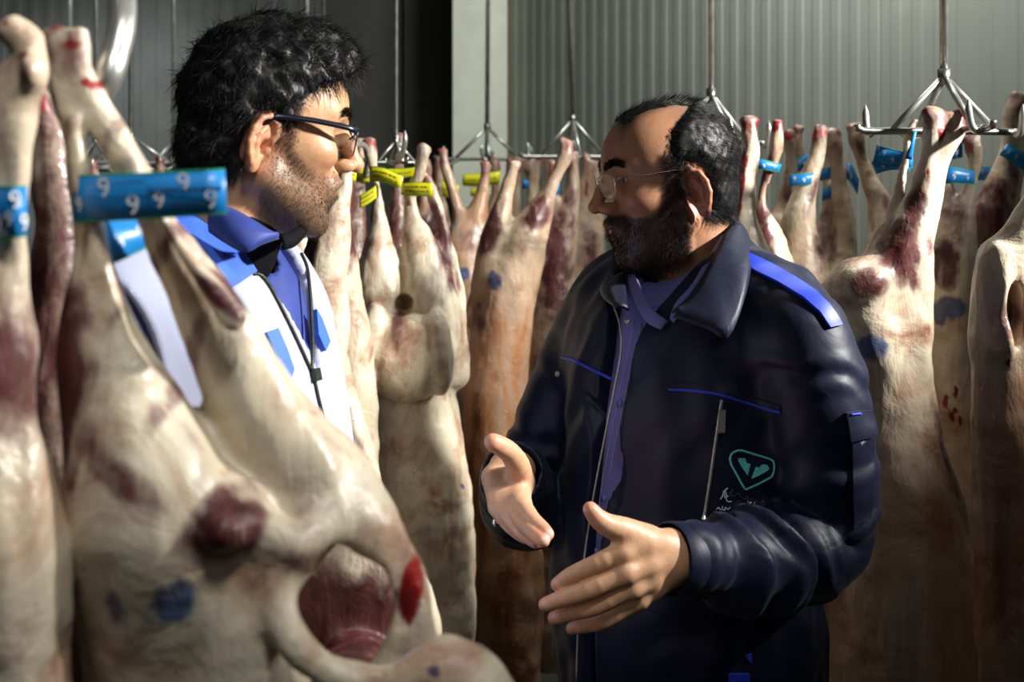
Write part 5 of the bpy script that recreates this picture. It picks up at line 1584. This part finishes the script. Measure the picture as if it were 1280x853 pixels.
cm = np.stack([.30 + .35 * sw * .5 - .5 * (xx[:, 2] < .04), np.sign(xx[:, 1]) * .15 + .2 * sw, -.45 + .35 * (xx[:, 2] > .09)], 1)
dirs = (cm + rngA.normal(size=(len(i), 3)) * .22) @ RA
dirs = dirs - Nq[i] * (dirs * Nq[i]).sum(1)[:, None] + Nq[i] * .12
V1, Q1 = strands(V[i] - Nq[i] * .002, dirs, rngA.uniform(.014, .028, len(i)), .00042, 5, .42, (0, 0, -.5), rngA)
fr_ = (Lq[:, 0] > .05) & (Lq[:, 2] > .06) & (Lq[:, 2] < .105)
i = pick(V, fr_.astype(float), 420, rngA)
dirs = (np.array([.5, 0, -.5]) + rngA.normal(size=(len(i), 3)) * .35) @ RA + Nq[i] * .3
V3, Q3 = strands(V[i], dirs, rngA.uniform(.02, .036, len(i)), .0004, 6, .45, (0, 0, -.7), rngA)
V2, Q2, _ = join_np([(V, Q), (V1, Q1), (V3, Q3)])
add('hair', mesh_of(V2, Q2), M['hair'], personA, label='thick curly black hair')
bm = beard_mask_A(Lh); bm = np.where(bm > .2, bm, 0)
i = pick(Vh, bm, 8000, rngA)
dirs = (np.array([.25, 0, -.9]) + rngA.normal(size=(len(i), 3)) * .3) @ RA + Nh[i] * .6
V1, Q1 = strands(Vh[i], dirs, rngA.uniform(.002, .0042, len(i)), .00017, 2, .2, (0, 0, -.1), rngA)
add('beard', mesh_of(V1, Q1), M['stubble'], personA, label='short greying stubble beard')
p_ = mirror(Lh); t = np.clip((p_[:, 1] - 0.010) / 0.042, 0, 1); zc = 0.047 + 0.008 * np.sin(t * 2.4) - 0.004 * t
bw = (np.abs(p_[:, 2] - zc) < .0048) & (p_[:, 1] > .009) & (p_[:, 1] < .053) & (Lh[:, 0] > .05)
i = pick(Vh, bw.astype(float), 600, rngA)
dirs = (np.stack([np.full(len(i), -.25), np.sign(Lh[i, 1]) * .8, np.full(len(i), .15)], 1) + rngA.normal(size=(len(i), 3)) * .2) @ RA + Nh[i] * .4
V1, Q1 = strands(Vh[i], dirs, rngA.uniform(.005, .009, len(i)), .00033, 2, .1, (0, 0, 0), rngA)
add('eyebrows', mesh_of(V1, Q1), M['beard'], personA)

# clothes
M['vest'] = cloth_mat('white_vest_cotton', srgb(168, 172, 198), 0.8, 900, 0.03, 0.1, 0.18, 16, 0.006)
M['sky'] = cloth_mat('mid_blue_cotton', srgb(52, 100, 214), 0.65, 900, 0.05, 0.1, 0.12)
M['deepblue'] = cloth_mat('deep_blue_shirt', srgb(30, 52, 132), 0.6, 900, 0.08, 0.1, 0.25, 18, 0.006)
M['sleeve'] = cloth_mat('dark_navy_sleeve', srgb(9, 12, 28), 0.65, sheen=0, spec=.25)
def fA_shirt0(p):
    q = tq_A(p)
    d = torso_f(q, .05, .93) + .003 + .003 * wob(np.stack([q[:, 0], q[:, 1], q[:, 2] * .35], 1), .03, 4)
    return smin(d, cap(p, tA(0, -.005, 1.47), tA(0, .005, 1.50), .068, .062), .015)
def fA_shirt(p):
    d = fA_shirt0(p)
    d = smax(d, -cap(p, tA(0, .03, 1.50), tA(0, .045, 1.62), .056, .060), .003)
    return smax(d, .90 - p[:, 2], .004)
V, Q = nets(fA_shirt, (-.68, 1.15, .88), (.0, 1.8, 1.62), .006)
shA = add('shirt', mesh_of(V, Q), M['deepblue'], personA, label='deep blue open necked shirt')
SRA = [tuple(q) for q in spline(pts3([(112, 425, 1.335, .058), (138, 480, 1.315, .060), (168, 560, 1.29, .058), (198, 640, 1.265, .054), (235, 700, 1.24, .050), (320, 738, 1.24, .042)]), 3)]
SLA = [tuple(q) for q in spline([(*tA(.150, 0, 1.43), .052), (*tA(.17, .0, 1.28), .054), (*tA(.185, .0, 1.14), .050), (*tA(.17, .16, 1.01), .040)], 3)]
for S_, K in ((SRA, 1.0), (SLA, 2.0)):
    f_ = lambda p, S_=S_, K=K: near_only(chain(p, S_, .002), lambda w: sleeve_folds(p[w], S_, lambda u: .4 + .6 * np.exp(-((u - .6) / .2) ** 2), .006, K))
    a = np.array([s[:3] for s in S_])
    V, Q = nets(f_, a.min(0) - .08, a.max(0) + .08, .006)
    add('sleeve', mesh_of(V, Q), M['sleeve'], shA, label='dark navy sleeve')
def fA_v0(p):
    q = tq_A(p)
    d = torso_f(q, .05, .93) - .010
    return d + .0035 * wob(np.stack([q[:, 0] + .3 * q[:, 2], q[:, 1], q[:, 2] * .25], 1), .035, 8)
def fA_vest(p):
    q = tq_A(p); z = q[:, 2]
    d = fA_v0(p)
    l0 = .020; w = np.maximum(-.005, (z - 1.372) * .42)
    d = smax(d, -np.maximum(np.abs(q[:, 0] - l0) - w, .0 - q[:, 1]), .003)
    d = smax(d, -cap(p, tA(0, .01, 1.49), tA(0, .03, 1.62), .078, .088), .005)
    m = q.copy(); m[:, 0] = np.abs(m[:, 0])
    d = smax(d, -ell(m, (.232, .0, 1.375), (.080, .100, .150)), .006)
    return smax(d, .88 - p[:, 2], .005)
V, Q = nets(fA_vest, (-.68, 1.15, .86), (.0, 1.8, 1.62), .0055)
ve = add('vest', mesh_of(V, Q), M['vest'], personA, label='white zip vest with blue panels')
add('collar', mesh_of(*patch(fA_v0, [(214, 276), (240, 266), (265, 270), (281, 288), (298, 314), (316, 343), (301, 353), (285, 363), (263, 330), (238, 302)], .004, .004, 6)), M['sky'], ve, label='wide mid blue vest collar')
add('side_panel', mesh_of(*patch(fA_v0, [(391, 388), (398, 400), (408, 428), (402, 440), (393, 420)], .003, .003, 5)), M['sky'], ve, label='mid blue collar tip')
add('pocket', mesh_of(*patch(fA_v0, [(331, 416), (346, 411), (357, 436), (366, 462), (360, 480), (347, 452)], .002, .001, 6)), M['sky'], ve, label='mid blue pocket flap')
for px in ([(316, 343), (326, 345), (338, 360), (355, 392), (372, 428), (388, 464)], [(376, 318), (383, 336), (387, 370), (389, 410), (390, 440), (389, 464)], [(388, 462), (393, 480), (400, 510), (412, 548), (424, 585)]):
    add('zipper', mesh_of(*line_on(fA_v0, px, .0024, .001)), M['zip_dark'], ve, label='dark zip teeth')
add('zip_pull', mesh_of(*patch(fA_v0, [(387, 462), (394, 461), (397, 476), (390, 478)], .004, .003, 4)), M['zip_dark'], ve)
A_ = [P(262, 262, 1.375), P(285, 260, 1.365), P(310, 272, 1.36), P(335, 288, 1.365), P(349, 294, 1.375)]
B_ = [P(262, 290, 1.36), P(282, 304, 1.345), P(306, 316, 1.34), P(326, 306, 1.35), P(348, 298, 1.372)]
add('collar', mesh_of(*loft(A_, B_, 5, np.array([.0, -.006, .004]), .003)), M['deepblue'], shA, label='deep blue shirt collar')
def fA_under(p):
    return smax(cap(p, tA(0, .0, 1.46), tA(0, .035, 1.552), .064, .0635), -cap(p, tA(0, .03, 1.54), tA(0, .045, 1.64), .056, .056), .003)
V, Q = nets(fA_under, (-.5, 1.3, 1.38), (-.2, 1.6, 1.62), .005)
add('undershirt', mesh_of(V, Q), M['black_cloth'], shA, label='black undershirt')
A_ = [P(349, 294, 1.378), P(362, 290, 1.40), P(374, 284, 1.43), P(379, 280, 1.47)]
B_ = [P(352, 312, 1.375), P(366, 308, 1.395), P(377, 298, 1.43), P(381, 292, 1.47)]
add('undershirt_neck', mesh_of(*loft(A_, B_, 5, np.array([.004, -.004, 0]), .004)), M['black_cloth'], shA, label='black undershirt neckband')
def fA_tr(p):
    q = torso_q(p, CA, LFA, FWA); m = q.copy(); m[:, 0] = np.abs(m[:, 0])
    m[:, 1] -= .05; q[:, 1] -= .05
    return smin(chain(m, [(.085, 0, .90, .105), (.10, .012, .52, .082), (.11, -.01, .10, .066)], .03), ell(q, (0, 0, .93), (.17, .13, .10)), .03)
V, Q = nets(fA_tr, (-.75, 1.1, .03), (.1, 1.9, 1.05), .012)
add('trousers', mesh_of(V, Q), M['navy_dark'], personA)
for s in (-1, 1): shoe(CA + FWA * .05, LFA, FWA, s, personA)

# spectacles with dark side arms
gl = empty('eyeglasses', frA([.095, 0, .03]), label='navy framed eyeglasses worn by the curly haired man', category='eyeglasses')
for s in (1, -1):
    V, Fc, ring = lens(RA, OA, (.106, s * .034, .018), .027, .018, s * 8)
    add('lens', mesh_of(V, Fc, False), M['glass'], gl)
    top = [r_ for r_ in ring]
    add('lens_rim', mesh_of(*tube(np.concatenate([ring, ring[:2]]), .0009, 6)), M['frame_dark'], gl)
    q = np.array([frA(v) for v in ([.104, s * .060, .028], [.098, s * .068, .030], [.085, s * .072, .031], [.05, s * .077, .031], [.02, s * .081, .029], [.0, s * .081, .026], [-.012, s * .078, .014])])
    add('temple', mesh_of(*tube(spline(q, 5), .0018, 8, True, 2.0)), M['frame_dark'], gl, label='dark navy side arm')
    q = [frA(v) for v in ([.104, s * .014, .016], [.099, s * .011, .012], [.099, s * .010, .006])]
    add('nose_pad', mesh_of(*tube(spline(q, 4), .0012, 6)), M['wire'], gl)
q = [frA(v) for v in ([.108, .010, .022], [.114, .004, .027], [.114, -.004, .027], [.108, -.010, .022])]
add('bridge', mesh_of(*lens_wire(q, .0012)), M['frame_dark'], gl)
